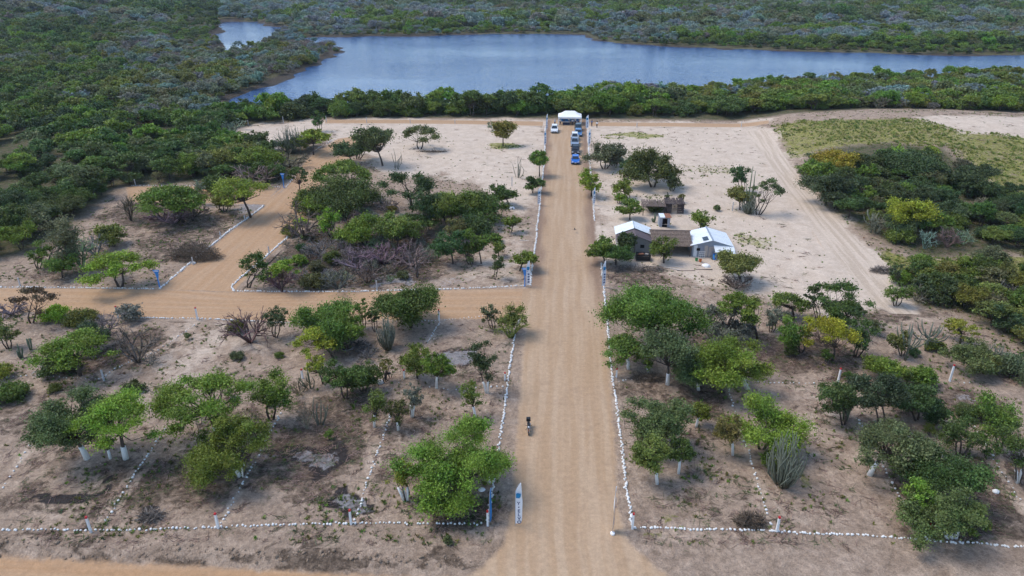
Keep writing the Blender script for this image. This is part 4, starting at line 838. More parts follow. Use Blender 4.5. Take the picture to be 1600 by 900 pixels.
# ------------------------------------------------------------------ white boundary stones
LINES = [  # px polyline, spacing (m), stone size (m), words
 ([(-20,830),(140,828),(340,824),(550,820),(757,818)], .30, .23, 'front row left of the main road'),
 ([(991,825),(1100,830),(1213,832),(1330,836),(1445,845),(1620,858)], .19, .22, 'front row right of the main road'),
 ([(762,815),(770,760),(783,665),(795,590),(805,515),(812,500)], .21, .25, 'row along the left side of the main road'),
 ([(987,820),(968,680),(955,570),(943,440),(940,412)], .17, .25, 'row along the right side of the main road'),
 ([(165,815),(200,762),(258,665)], .44, .23, 'first dividing row of the front left plots'),
 ([(345,818),(375,762),(438,645)], .42, .23, 'second dividing row of the front left plots'),
 ([(556,815),(570,768),(612,640)], .38, .23, 'third dividing row of the front left plots'),
 ([(0,772),(22,735),(50,690)], .7, .17, 'dividing row at the far left edge'),
 ([(1205,825),(1180,745),(1132,592)], .46, .22, 'first dividing row of the front right plots'),
 ([(1440,840),(1395,755),(1335,650)], .5, .22, 'second dividing row of the front right plots'),
 ([(160,592),(178,578),(200,566),(240,550),(305,507)], .36, .17, None), ([(-10,588),(60,588),(160,594)], .5, .15, None), ([(668,537),(688,502)], .3, .17, None), ([(565,640),(640,590),(655,560)], .9, .14, None),
 ([(955,598),(1010,592),(1070,590),(1140,594),(1200,600),(1290,598)], .55, .17, None), ([(670,606),(700,608),(735,606),(790,604)], .7, .2, None), ([(1605,800),(1560,730),(1505,640)], .6, .18, None), ([(1450,592),(1520,600)], .5, .16, None),
 ([(828,446),(834,395),(838,370),(845,300),(850,260),(852,198)], .24, .27, None), ([(929,345),(921,250),(918,198)], .28, .25, None), ([(365,455),(470,456),(560,456),(700,452),(822,447)], .24, .25, None),
 ([(195,497),(310,498),(445,505),(520,507)], .26, .24, None), ([(620,503),(690,501),(770,493)], .4, .18, None), ([(-20,449),(120,450),(245,452)], .26, .24, None),
 ([(250,451),(275,430),(300,408),(350,368),(413,322)], .22, .32, None), ([(365,455),(362,448),(374,436),(398,416),(430,388),(452,370)], .22, .32, None), ([(205,290),(300,291),(440,293)], .5, .2, None), ([(446,293),(462,276)], .4, .22, None), ([(490,236),(520,218)], .5, .2, None), ([(932,197),(1000,198),(1190,199)], 4, .2, None), ([(520,194),(840,197)], 5, .2, None)]
def stone_mesh(seed):
    r = np.random.default_rng(seed); secs = []
    for z, q in [(-.35, .75), (.05, 1.0), (.35, .82), (.55, .4)]: secs.append([(math.cos(a) * q * (.8 + .35 * r.random()) * .55, math.sin(a) * q * (.8 + .35 * r.random()) * .45, z) for a in np.linspace(0, 2 * math.pi, 8)[:-1]])
    m = MB().loft(secs).mesh('stone', True); m.materials.append(M['lime']); return m
SM = [stone_mesh(i) for i in range(8)]; r = np.random.default_rng(77); stones = []
for L_, spc, size, words in LINES:
    P = np.array([at(*p)[:2] for p in L_]); d = np.concatenate([[0], np.cumsum(np.linalg.norm(np.diff(P, axis=0), axis=1))]); t = np.arange(0, d[-1], spc); t = t + r.normal(size=len(t)) * spc * .16
    t = t[r.random(len(t)) > .03]; x = np.interp(t, d, P[:, 0]) + r.normal(size=len(t)) * .06 + (vnoise(t, t * 0, 6, 51) - .5) * .16; y = np.interp(t, d, P[:, 1]) + r.normal(size=len(t)) * .045
    for a, b in zip(x, y): stones.append((a, b, size * .8 * r.uniform(.55, 1.4), words, math.hypot(b, CAM_H)))
def show(s):
    p = proj((s[0], s[1], 0)); return -20 < p[0] < 1620 and p[1] < 900
one = sorted([s for s in stones if s[3] and show(s)], key=lambda s: s[4] / s[2])[:300]; ids = set(map(id, one)); rest = [s for s in stones if id(s) not in ids]
for a, b, s, words, _ in one:
    o = link('stone', SM[int(r.integers(8))]); o.location = (a, b, gz(a, b) + s * .22); o.scale = (s, s, s * .8); o.rotation_euler = (0, 0, r.random() * 6.28)
    tag(o, 'white painted stone in the ' + words, 'stone', 'white stones of the ' + words)
ra = np.array([s[:3] for s in rest]); m = len(ra)
scatter('boundary_stones', np.stack([ra[:, 0], ra[:, 1], gzv(ra[:, 0], ra[:, 1]) + ra[:, 2] * .2 + .02], 1), np.stack([ra[:, 2] * 1.1, ra[:, 2] * 1.1, ra[:, 2] * .85], 1), np.stack([np.zeros(m), np.zeros(m), r.random(m) * 6.28], 1), r.integers(0, 8, m), np.ones((m, 3)), SM, 'small white painted stones in the farther boundary rows', 'stones')

# ------------------------------------------------------------------ marker posts
def post(px, py, h, cap, label, w=.15, lean=0.0):
    t = thing('marker_post', label, 'post', on(px, py), r.uniform(-.3, .3), 'white marker posts with red caps' if cap else 'plain pale marker posts'); t.rotation_euler[0] = lean
    MB().box((0, 0, h / 2 - .1), (w, w, h + .2), top=.86).build('shaft', 'concrete' if not cap else 'white', t)
    if cap:
        MB().box((0, 0, h + .07), (w * .92, w * .92, .16), top=.9).build('red_cap', 'red', t)
for px, py, top, lb in [(142,831,805,'beside the first dividing row, front left'),(341,825,800,'beside the second dividing row, front left'),(549,821,797,'beside the third dividing row, front left'),(762,821,796,'at the front left corner of the main road'),
    (988,827,801,'at the front right corner of the main road'),(1213,833,808,'in the middle of the front right row'),(1446,845,818,'under the rightmost olive tree, front right'),(1308,602,576,'behind the candelabra cactus of the right plots'),(1484,594,570,'on the grey soil far right'),
    (686,501,485,'on the side road at the middle dividing row'),(309,500,482,'on the side road at the left dividing row'),(473,592,578,'beside the small green cactus, front left'),(632,592,580,'between the twin green trees, front left'),(789,594,582,'left of the main road, mid plot'),(963,590,577,'right of the main road, mid plot'),(185,497,480,'at the grey thorn shrub by the side road')]:
    s = F_PX / proj(on(px, py))[2]; post(px, py, max(.8, (py - top) / s * 1.2 - .1), True, 'white marker post with red cap ' + lb, max(.17, 3.2 / s * .7))
for px, py, top, lb in [(32,447,434,'at the left end of the side road'),(302,414,402,'beside the brown brush pile'),(345,372,362,'halfway up the diagonal road'),(383,346,336,'by the grey ash near the diagonal road'),(589,453,439,'at the ash heap above the side road'),(421,398,385,'on the right edge of the diagonal road'),
    (212,290,280,'at the end of the short cross road'),(11,590,577,'at the left edge of the photo'),(163,596,578,'leaning under the left flat-topped tree'),(443,193,183,'tallest on the back edge of the sand'),(388,195,188,'leftmost on the back edge of the sand'),(510,191,182,'on the sand edge above the diagonal road'),
    (573,192,184,'on the sand edge above the leaning trees'),(641,193,185,'on the sand edge above the open-limbed tree'),(711,194,187,'on the sand edge right of the open-limbed tree'),(1158,199,190,'on the sand edge right of the tent'),(995,199,192,'on the sand edge above the big dark tree'),(800,291,277,'white one behind the dark round tree'),(1144,330,316,'thin one beside the tall pole cactus')]:
    s = F_PX / proj(on(px, py))[2]; post(px, py, max(.8, (py - top) / s * 1.08), False, 'plain pale marker post ' + lb, .15)

# ------------------------------------------------------------------ feather flags and street signs
def feather_flag(px, py, h, wid, yaw, label, letters=False, cloth='cloth', logo=True, foot=False, shade=None):
    t = thing('feather_flag', label, 'flag', on(px, py), yaw, 'feather flags along the main road')
    pole = [(0, 0, -.1), (0, 0, h * .55), (.01, 0, h * .8), (wid * .35, 0, h * .95), (wid * .7, 0, h)]
    MB().tube(pole, [.026, .024, .02, .016, .012], 6).build('pole', 'steel', t)
    z0 = .28; pts = []; n = 14
    for i in range(n + 1):
        z = z0 + (h - z0) * i / n; q = i / n
        x0 = 0.02 if q < .78 else .02 + wid * .68 * ((q - .78) / .22) ** 1.4
        x1 = wid * (1 - .10 * (1 - q)) * (.82 + .18 * min(1, q * 12)) - wid * .25 * max(0, q - .55) / .45
        pts.append((x0, max(x1, x0 + .02), z))
    V = []; Fs = []
    for i, (a, b, z) in enumerate(pts):
        bow = .05 * math.sin(i * .55)
        for y_ in (-.008, .008): V += [(a, y_, z), ((a + b) / 2, y_ - bow, z), (b, y_ - bow * .3, z)]
    for i in range(n):
        k = i * 6
        for j in (0, 1): Fs += [(k + j, k + j + 1, k + j + 7, k + j + 6), (k + 3 + j + 1, k + 3 + j, k + 9 + j, k + 9 + j + 1)]
        Fs += [(k, k + 6, k + 9, k + 3), (k + 2, k + 5, k + 11, k + 8)]
    Fs += [(0, 3, 4, 1), (1, 4, 5, 2), (n * 6, n * 6 + 1, n * 6 + 4, n * 6 + 3), (n * 6 + 1, n * 6 + 2, n * 6 + 5, n * 6 + 4)]
    ban = MB().add(V, Fs).build('banner', cloth, t, sm=False)
    if logo:
        zc = h * .72; lw = wid * .62
        MB().slab([(.06, -.082, zc - .22), (.06 + lw * .7, -.082, zc - .25), (.06 + lw, -.082, zc - .05), (.06 + lw, -.082, zc + .2), (.06 + lw * .4, -.082, zc + .26), (.06, -.082, zc + .2)], .012, (0, -1, 0)).build('emblem', 'teal', ban)
        MB().tube([(.06 + wid * .02, -.1, h * .6), (.06 + wid * .2, -.1, h * .62)], .03, 6).build('emblem_stroke', 'ink', ban) if not letters else None
    if letters:
        for i, ch in enumerate('Y\u2022ELVO'):
            cu = bpy.data.curves.new('letter', 'FONT'); cu.body = ch; cu.size = .42; cu.align_x = 'CENTER'; cu.extrude = .004; cu.offset = .005; cu.materials.append(M['ink'])
            tmp = bpy.data.objects.new('letter', cu); COL.objects.link(tmp); lm_ = bpy.data.meshes.new_from_object(tmp.evaluated_get(bpy.context.evaluated_depsgraph_get())); bpy.data.objects.remove(tmp); o = link('letter', lm_, 'ink', ban); o.rotation_euler = (R(90), 0, 0); o.location = (wid * .5 + (i - 3) * .012, -.085, h * .535 - i * h * .086 - .1)
    elif logo:
        for i in range(4): MB().box((wid * .5, -.08, h * .5 - i * h * .1), (wid * .4, .012, h * .05)).build('letter_mark', 'ink', ban)
    if foot: MB().tube([(0, 0, .0), (0, 0, .16), (0, 0, .24)], [.17, .19, .06], 10).build('foot', 'white', t)
    return t
feather_flag(805, 822, 4.3, .58, ROAD_YAW * .3, 'white feather flag with blue emblem and stacked letters, front left of main road', True)
feather_flag(957, 835, 4.3, .62, R(82), 'thin edge-on white feather flag on a white foot, front right of main road', foot=True)
feather_flag(765, 821, 3.5, .5, R(70), 'solid blue feather flag at the front left stone corner', cloth='bluecloth', logo=False)
feather_flag(822, 449, 3.8, .62, R(20), 'white and blue feather flag at the side road corner')
feather_flag(940, 450, 3.9, .62, R(30), 'white and blue feather flag opposite the side road, right of main road')
feather_flag(840, 322, 3.3, .6, R(45), 'white and blue feather flag left of the road below the ball-shaped tree')
feather_flag(926, 322, 3.4, .6, R(40), 'white and blue feather flag right of the road above the huts')
feather_flag(850, 228, 3.9, .6, R(25), 'white and blue feather flag left of the parked cars')
feather_flag(919, 228, 4.0, .6, R(25), 'white and blue feather flag right of the parked cars')
feather_flag(853, 204, 4.2, .55, R(40), 'white feather flag left of the white car')
feather_flag(915, 202, 3.7, .8, R(10), 'white feather flag bowed right of the tent')
def sign(px, py, h, label, yaw=0.0):
    t = thing('street_sign', label, 'sign', on(px, py), yaw, 'blue street signs')
    MB().tube([(0, 0, -.1), (0, 0, h * .66)], .085, 8).build('post', 'blue', t)
    pn = MB(); pn.slab([(-.13, 0, h * .6), (.13, 0, h * .6), (.22, 0, h * .82), (.44, 0, h), (-.44, 0, h), (-.22, 0, h * .82)], .08, (0, 1, 0)); p = pn.build('panel', 'blue', t)
    MB().box((0, -.004, h * .95), (.6, .006, .10)).build('pale_band', 'cloth', p)
sign(250, 451, 2.7, 'blue street sign with flared head at the diagonal road corner'); sign(444, 294, 2.9, 'blue street sign with flared head at the cross road corner'); sign(820, 448, 2.7, 'blue street sign with flared head beside the side road flag')

# ------------------------------------------------------------------ tent, vehicles
def event_tent():
    c = on(890, 196); t = thing('event_tent', 'white canopy tent at the far end of the main road', 'tent', c, ROAD_YAW); t.scale = (.95, .95, .92)
    a, b, e, tp = 3.25, 2.5, 2.0, 3.7; dy = 2.3
    roof = MB(); lo = [(-a, -b + dy, e + .45), (a, -b + dy, e + .45), (a, b + dy, e + .45), (-a, b + dy, e + .45)]; hi = [(-a * .42, -.25 + dy, tp), (a * .42, -.25 + dy, tp), (a * .42, .25 + dy, tp), (-a * .42, .25 + dy, tp)]
    mid = [tuple(l[i] * .5 + h_[i] * .5 - (.16 if i == 2 else 0) for i in range(3)) for l, h_ in zip(lo, hi)]
    roof.loft([lo, mid, hi]).build('canopy', 'white', t)
    for x0, y0, x1, y1 in ((-a, -b, a, -b), (a, -b, a, b), (a, b, -a, b), (-a, b, -a, -b)):
        MB().box(((x0 + x1) / 2 * 1.004, (y0 + y1) / 2 * 1.004 + dy, e + .22), (abs(x1 - x0) + .03, abs(y1 - y0) + .03, .46)).build('valance', 'white', t)
    for x in (-a + .08, a - .08):
        for y in (-b + .08, b - .08): MB().box((x, y + dy, e / 2), (.16, .16, e)).build('leg', 'white', t)
    MB().box((.0, dy + 2.3, 1.0), (5.6, .03, 1.7)).build('back_curtain', 'bluecloth', t)
event_tent()
PAINT = {}
def car(px, py, label, col, kind='suv', L=4.5, W=1.85, H=1.7, yaw=0.0):
    nm = 'paint_' + '_'.join('%02d' % int(c * 100) for c in col)
    if nm not in PAINT: PAINT[nm] = mat(nm, col, .3, .1, .05, 2, 0, .5)
    pm = PAINT[nm]; t = thing('car' if kind != 'pickup' else 'pickup_truck', label, 'car' if kind != 'pickup' else 'pickup', on(px, py), ROAD_YAW + yaw, 'vehicles parked near the tent')
    y0 = L * .5; bl = .58 * H if kind != 'hatch' else .62 * H
    def sec(y, w, zt, zb): w = w * W * .5; return [(-w * .96, y, zb), (w * .96, y, zb), (w, y, (zb + zt) * .5), (w * .93, y, zt), (-w * .93, y, zt), (-w, y, (zb + zt) * .5)]
    hood = bl * (.94 if kind != 'hatch' else .88)
    bd = MB().loft([sec(-y0, .84, hood * .72, .36), sec(-y0 + .18, .95, hood * .90, .26), sec(-y0 + .5, 1.0, hood, .24), sec(-L * .19, 1.0, bl, .24), sec(L * .3, 1.0, bl, .24), sec(y0 - .2, .97, bl * .97, .27), sec(y0, .88, bl * .85, .4)])
    body = bd.build('body', pm, t); body.location.y = y0
    cy0, cy1 = (-L * .20, L * .45) if kind != 'pickup' else (-L * .20, L * .13)
    ty0, ty1 = cy0 + L * .14, cy1 - L * (.07 if kind == 'suv' else .11 if kind == 'hatch' else .03); wb, wt = W * .455, W * .36
    rb = [(-wb, cy0, bl - .02), (wb, cy0, bl - .02), (wb, cy1, bl - .02), (-wb, cy1, bl - .02)]; rt_ = [(-wt, ty0, H), (wt, ty0, H), (wt, ty1, H), (-wt, ty1, H)]
    cab = MB().loft([rb, rt_]).build('cabin', pm, t); cab.location.y = y0
    def pane(i, j, nmx):
        b0, b1, t1, t0 = [Vector(p) for p in (rb[i], rb[j], rt_[j], rt_[i])]; c = (b0 + b1 + t0 + t1) / 4
        q = [c + (p - c) * .86 for p in (b0, b1, t1, t0)]; nn = (b1 - b0).cross(t0 - b0).normalized()
        o = MB().slab([p + nn * .004 for p in q], .012, nn).build(nmx, 'glass', cab)
    pane(0, 1, 'windscreen'); pane(1, 2, 'side_window'); pane(2, 3, 'rear_window'); pane(3, 0, 'side_window')
    if kind == 'pickup':
        bed = MB(); 
        for x in (-W * .46, W * .46): bed.box((x, L * .31, bl + .2), (.06, L * .34, .42))
        bed.box((0, L * .485, bl + .2), (W * .9, .06, .42)); o = bed.build('cargo_bed', pm, t); o.location.y = y0
    for sx in (-1, 1):
        for yy in (-L * .31, L * .30):
            n = 14; w = MB().tube([(sx * W * .5 - .11 * sx, 0, 0), (sx * W * .5 + .02 * sx, 0, 0)], .34, n).build('wheel', 'tyre', t, (0, y0 + yy, .33))
            MB().tube([(sx * W * .5 + .021 * sx, 0, 0), (sx * W * .5 + .03 * sx, 0, 0)], .2, 10).build('rim', 'steel', w)
        MB().box((sx * W * .34, -y0 - .0 + .1, hood * .78), (.36, .16, .17), rz=sx * .25).build('headlight', 'lamp', t).location.y = y0
        MB().box((sx * W * .53, cy0 + .25, bl + .08), (.16, .10, .13)).build('mirror', pm, t).location.y = y0
    MB().box((0, -y0 + .02, hood * .62), (W * .46, .08, .16)).build('grille', 'black', t).location.y = y0
    MB().box((0, -y0 + .0, .36), (W * .86, .10, .14)).build('bumper', 'black', t).location.y = y0
    MB().box((0, -y0 - .055, .50), (.42, .02, .13)).build('number_plate', 'white', t).location.y = y0
car(866, 209, 'white car parked alone left of the tent front', (.75, .77, .78))
car(899, 258, 'bright blue car at the near end of the parked line', (.012, .13, .50), 'hatch', 4.2, 1.8, 1.5)
car(899, 243, 'black pickup behind the bright blue car', (.012, .014, .02), 'pickup', 5.0, 1.85, 1.75)
car(898, 231, 'silver grey pickup in the middle of the parked line', (.24, .31, .40), 'pickup', 5.0, 1.9, 1.8)
car(898, 222, 'white car behind the silver grey pickup', (.72, .74, .75))
car(903.5, 214.5, 'medium blue car parked beside the white one', (.06, .18, .38), 'hatch', 4.3, 1.85, 1.55)
car(903.5, 207, 'dark grey green car nearest the tent', (.05, .075, .08), 'suv')
car(926, 231, 'white and blue car half hidden by the tree right of the road', (.70, .74, .78), 'suv', yaw=R(75)) if False else None

# ------------------------------------------------------------------ people
def person(p, yaw, label, shirt, trouser, pose='stand', hat=None, hgt=1.72, z=None):
    t = thing('person', label, 'person', p, yaw, None)
    k = hgt / 1.72
    if pose == 'bend':
        J = {'pel': (0, .05, .92), 'ch': (0, -.38, 1.02), 'nk': (0, -.55, .98), 'hd': (0, -.70, .90), 'lk': (-.11, .02, .5), 'la': (-.13, .08, .08), 'lt': (-.13, -.12, .04), 'rk': (.11, .02, .5), 'ra': (.13, .08, .08), 'rt': (.13, -.12, .04),
             'ls': (-.19, -.42, .98), 'le': (-.24, -.48, .70), 'lh': (-.18, -.55, .45), 'rs': (.19, -.42, .98), 're': (.24, -.48, .70), 'rh': (.18, -.55, .45)}
    elif pose == 'sit':
        J = {'pel': (0, .05, .50), 'ch': (0, .08, .92), 'nk': (0, .07, 1.10), 'hd': (0, .04, 1.27), 'lk': (-.13, -.38, .50), 'la': (-.13, -.40, .09), 'lt': (-.13, -.58, .05), 'rk': (.13, -.38, .50), 'ra': (.13, -.40, .09), 'rt': (.13, -.58, .05),
             'ls': (-.21, .08, 1.02), 'le': (-.26, .02, .74), 'lh': (-.18, -.22, .62), 'rs': (.21, .08, 1.02), 're': (.26, .02, .74), 'rh': (.18, -.22, .62)}
    else:
        f = .12 if pose == 'arm' else 0
        J = {'pel': (0, 0, .94), 'ch': (0, .01, 1.30), 'nk': (0, 0, 1.47), 'hd': (0, -.02, 1.63), 'lk': (-.11, -.02, .50), 'la': (-.12, .03, .09), 'lt': (-.14, -.15, .04), 'rk': (.10, 0, .50), 'ra': (.12, .04, .09), 'rt': (.14, -.14, .04),
             'ls': (-.20, 0, 1.40), 'le': (-.26, .02, 1.12), 'lh': (-.25, -.08, .86), 'rs': (.20, 0, 1.40), 're': (.27, .02 - f, 1.13), 'rh': (.2, -.08 - 2 * f, .86 + 3 * f)}
    rad = {'pel': .15, 'ch': .165, 'nk': .062, 'hd': .105, 'lk': .075, 'la': .052, 'lt': .045, 'rk': .075, 'ra': .052, 'rt': .045, 'ls': .07, 'le': .05, 'lh': .042, 'rs': .07, 're': .05, 'rh': .042}
    E = [('pel', 'ch'), ('ch', 'nk'), ('nk', 'hd'), ('pel', 'lk'), ('lk', 'la'), ('la', 'lt'), ('pel', 'rk'), ('rk', 'ra'), ('ra', 'rt'), ('ch', 'ls'), ('ls', 'le'), ('le', 'lh'), ('ch', 'rs'), ('rs', 're'), ('re', 'rh')]
    ks = list(J); me = bpy.data.meshes.new('figure'); me.from_pydata([Vector(J[q]) * k for q in ks], [(ks.index(a), ks.index(b)) for a, b in E], [])
    o = bpy.data.objects.new('figure', me); COL.objects.link(o); md = o.modifiers.new('skin', 'SKIN'); o.modifiers.new('sub', 'SUBSURF').levels = 1
    for i, q in enumerate(ks):
        sv = me.skin_vertices[0].data[i]; sv.radius = (rad[q] * k, rad[q] * k * (.8 if q in ('ch', 'pel') else 1)); sv.use_root = (q == 'pel')
    dg = bpy.context.evaluated_depsgraph_get(); nm = bpy.data.meshes.new_from_object(o.evaluated_get(dg)); bpy.data.objects.remove(o)
    nm.name = 'body'
    for q in (M['skin'], shirt, trouser, M['black']): nm.materials.append(q)
    top = {'pel', 'ch', 'ls', 'rs', 'le', 're'}; Jv = {q: Vector(J[q]) * k for q in ks}
    def near_(c):
        best = None
        for a, b in E:
            A, B2 = Jv[a], Jv[b]; tt = max(0, min(1, (c - A).dot(B2 - A) / (B2 - A).length_squared)); dd = (c - A.lerp(B2, tt)).length
            if best is None or dd < best[0]: best = (dd, a, b, tt)
        return best
    for f in nm.polygons:
        _, a, b, tt = near_(f.center); s_ = a + b
        if 'hd' in s_: mi = 0
        elif b in ('lt', 'rt'): mi = 3
        elif b in ('lk', 'rk', 'la', 'ra'): mi = 2
        elif b in ('lh', 'rh'): mi = 0
        elif a == 'pel' and b == 'ch': mi = 2 if tt < .12 else 1
        elif a == 'ch' and b == 'nk': mi = 1 if tt < .6 else 0
        else: mi = 1
        f.material_index = mi; f.use_smooth = True
    body = link('body', nm, None, t)
    h = Jv['hd']; secs = []
    for z_, q in [(-.02, .118), (.05, .122), (.10, .10), (.135, .04)]: secs.append([(h.x + math.cos(a) * q * k, h.y + .012 + math.sin(a) * q * k * 1.08, h.z + z_ * k) for a in np.linspace(0, 2 * math.pi, 11)[:-1]])
    MB().loft(secs).build('hat' if hat else 'hair', hat or 'hair', t, sm=True)
    return t
SH = {'white': mat('shirt_white', (.72, .74, .78), .8, 0, .1, 5), 'blue': mat('shirt_blue', (.10, .16, .32), .8, 0, .1, 5), 'pale': mat('shirt_pale', (.5, .55, .62), .8, 0, .1, 5), 'jeans': mat('trouser_navy', (.03, .035, .07), .85, 0, .2, 6), 'dark': mat('trouser_dark', (.025, .023, .025), .85, 0, .2, 6), 'hat': mat('straw_hat', (.45, .34, .2), .9, 0, .2, 8), 'cap': mat('white_cap', (.65, .65, .65), .8, 0, .1, 8)}
person(on(932.5, 199.5), R(160), 'person in white shirt and dark trousers standing right of the tent', SH['white'], SH['dark'])
person(on(924.5, 197.5), R(20), 'person in blue clothes standing at the trees right of the tent', SH['blue'], SH['jeans'])
tc0 = on(890, 196)
def tent_xy(dx, dy): 
    c_, s_ = math.cos(ROAD_YAW), math.sin(ROAD_YAW); x, y = tc0.x + dx * c_ - dy * s_, tc0.y + dx * s_ + dy * c_; return Vector((x, y, gz(x, y) + .012))
for dx, dy, yaw, sh, tr, ps, lb in [(-3.9, -.5, 30, 'pale', 'jeans', 'stand', 'person in a pale shirt outside the left tent leg'), (-2.5, .3, 200, 'white', 'jeans', 'stand', 'person in a white shirt by the left tent leg'), (-.2, 1.6, 180, 'white', 'jeans', 'arm', 'person in a white shirt in the middle of the tent'),
      (.75, .5, 10, 'white', 'jeans', 'arm', 'person in a white shirt under the tent right of the table'), (1.5, 1.1, 170, 'white', 'dark', 'stand', 'person in a white shirt under the right half of the tent'), (2.3, .5, 190, 'blue', 'jeans', 'stand', 'person in dark blue by the right tent leg'), (-1.5, 1.8, 0, 'blue', 'dark', 'stand', 'person in dark blue behind the tent table')]:
    person(tent_xy(dx, dy), R(yaw), lb, SH[sh], SH[tr], ps, SH['cap'] if dx < -3 else None)
tb = thing('table', 'table under a navy cloth beneath the white tent', 'table', tent_xy(-.9, .9), ROAD_YAW)
MB().box((0, 0, .74), (1.9, .8, .05)).build('top', 'white', tb); MB().box((0, 0, .36), (1.82, .72, .7), top=1.0).build('cloth', SH['jeans'], tb)
person(on(604, 597), R(75), 'person in dark clothes bending over beside a grey heap', SH['dark'], SH['dark'], 'bend', SH['hat'])

# ------------------------------------------------------------------ motorcycle, bird
def motorcycle():
    t = thing('motorcycle', 'black motorcycle with a top box parked on the road edge', 'motorcycle', on(826, 683), ROAD_YAW + R(4)); t.scale = (.9, .86, .86)
    for y in (.38, 1.66):
        n = 18; w = MB().tube([(-.05, 0, 0), (.05, 0, 0)], .31, n).build('wheel', 'tyre', t, (0, y, .31)); MB().tube([(-.056, 0, 0), (.056, 0, 0)], .2, 12).build('rim', 'steel', w)
    MB().loft([[(-.05, .62, .62), (.05, .62, .62), (.06, .62, .85), (-.06, .62, .85)], [(-.15, .8, .6), (.15, .8, .6), (.14, .8, .98), (-.14, .8, .98)], [(-.12, 1.15, .62), (.12, 1.15, .62), (.11, 1.15, .88), (-.11, 1.15, .88)]]).build('tank', M['red'] if False else 'black', t)
    MB().loft([[(-.11, 1.1, .74), (.11, 1.1, .74), (.11, 1.1, .86), (-.11, 1.1, .86)], [(-.15, 1.45, .74), (.15, 1.45, .74), (.14, 1.45, .87), (-.14, 1.45, .87)], [(-.09, 1.8, .82), (.09, 1.8, .82), (.08, 1.8, .92), (-.08, 1.8, .92)]]).build('seat', 'black', t)
    MB().box((0, 1.0, .45), (.3, .42, .34), top=.8).build('engine', 'steel', t)
    for x in (-.08, .08): MB().tube([(x, .36, .3), (x, .58, .95)], .028, 7).build('fork', 'steel', t)
    MB().tube([(-.38, .74, 1.06), (-.2, .64, 1.02), (0, .6, 1.0), (.2, .64, 1.02), (.38, .74, 1.06)], .02, 6).build('handlebar', 'black', t)
    for x in (-.36, .36): MB().tube([(x, .68, 1.07), (x * 1.05, .66, 1.22)], .012, 5).build('mirror_stem', 'black', t); 
    MB().tube([(0, .46, .92), (0, .56, .92)], [.09, .1], 10).build('headlamp', 'lamp', t)
    MB().box((0, .36, .63), (.14, .5, .03), rx=-.1).build('front_mudguard', 'rust', t)
    MB().box((0, 1.86, 1.02), (.46, .40, .34), top=.9).build('top_box', 'black', t)
    MB().tube([(.16, .95, .32), (.19, 1.5, .34), (.2, 1.9, .42)], [.03, .045, .05], 8).build('exhaust', 'steel', t)
    MB().tube([(-.12, 1.15, .4), (-.34, 1.2, .0)], .016, 5).build('side_stand', 'black', t)
motorcycle()
def bird():
    p = on(898, 364); t = thing('bird', 'small dark bird flying low over the main road', 'bird', p + Vector((-.0, 0, .55)), R(8)); t.scale = (.75, .75, .75)
    secs = []
    for x, q in [(-.30, .012), (-.18, .05), (0, .085), (.16, .06), (.24, .055), (.31, .045), (.38, .008)]: secs.append([(x, math.cos(a) * q, math.sin(a) * q * .8) for a in np.linspace(0, 2 * math.pi, 9)[:-1]])
    b = MB().loft(secs)
    for s in (-1, 1):
        b.loft([[(.12, s * .05, .02), (-.12, s * .05, .02), (-.12, s * .05, .05), (.12, s * .05, .05)], [(.15, s * .32, .14), (-.08, s * .32, .14), (-.08, s * .32, .155), (.15, s * .32, .155)], [(.04, s * .62, .20), (-.06, s * .62, .20), (-.06, s * .62, .205), (.04, s * .62, .205)]])
    b.slab([(-.26, -.03, 0), (-.26, .03, 0), (-.46, .09, 0), (-.46, -.09, 0)], .012); b.build('body', 'black', t, sm=False)
    MB().tube([(.38, 0, 0), (.44, 0, -.01)], [.014, .003], 6).build('beak', 'darkwood', t)
bird()

# ------------------------------------------------------------------ huts
def gable_faces(w, d, he, hr, y0=0.0):
    return [(-w / 2, y0, 0), (w / 2, y0, 0), (w / 2, y0, he), (0, y0, hr), (-w / 2, y0, he)]
def roof_panels(parent, w, y0, y1, he, hr, over, mtl, n, name='roof_sheet', dz=0.0):
    for s in (-1, 1):
        for i in range(n):
            a, b = y0 + (y1 - y0) * i / n, y0 + (y1 - y0) * (i + 1) / n; q = .012 * (i % 2); sl = (hr - he) / (w / 2)
            P = [(0.0, a, hr + .04 + dz + q), (s * (w / 2 + over), a, he - over * sl + .04 + dz + q), (s * (w / 2 + over), b + .06, he - over * sl + .04 + dz + q), (0.0, b + .06, hr + .04 + dz + q)]
            MB().slab(P if s < 0 else P[::-1], .022).build(name, mtl, parent)
def house_left():
    t = thing('house', 'grey walled hut with dark front roof and white metal rear roof', 'house', on(991, 397), ROAD_YAW)
    w, d, he, hr = 5.0, 5.4, 2.15, 3.1
    MB().slab(gable_faces(w, d, he, hr), .16, (0, 1, 0)).build('front_wall', 'mud', t); MB().slab(gable_faces(w, d, he, hr, d - .16), .16, (0, 1, 0)).build('back_wall', 'mud', t)
    for s in (-1, 1): MB().box((s * (w / 2 - .08), d / 2, he / 2 - .02), (.16, d - .34, he - .04)).build('side_wall', 'mud', t)
    roof_panels(t, w, -.45, 2.3, he, hr, .28, 'fibre', 3); roof_panels(t, w, 2.42, d + .3, he, hr, .3, 'zinc', 3, 'roof_sheet', .14)
    MB().tube([(0, 2.4, hr + .2), (0, d + .34, hr + .2)], .06, 6).build('ridge_cap', 'steel', t)
    MB().box((-1.2, -.012, .95), (.8, .05, 1.9)).build('door', 'darkwood', t); MB().box((1.1, -.012, 1.3), (.6, .04, .5)).build('window', 'dark', t)
    for x in (-2.4, 0, 2.4): MB().box((x, -.03, he * .5), (.1, .06, he)).build('corner_post', 'wood', t)
house_left()
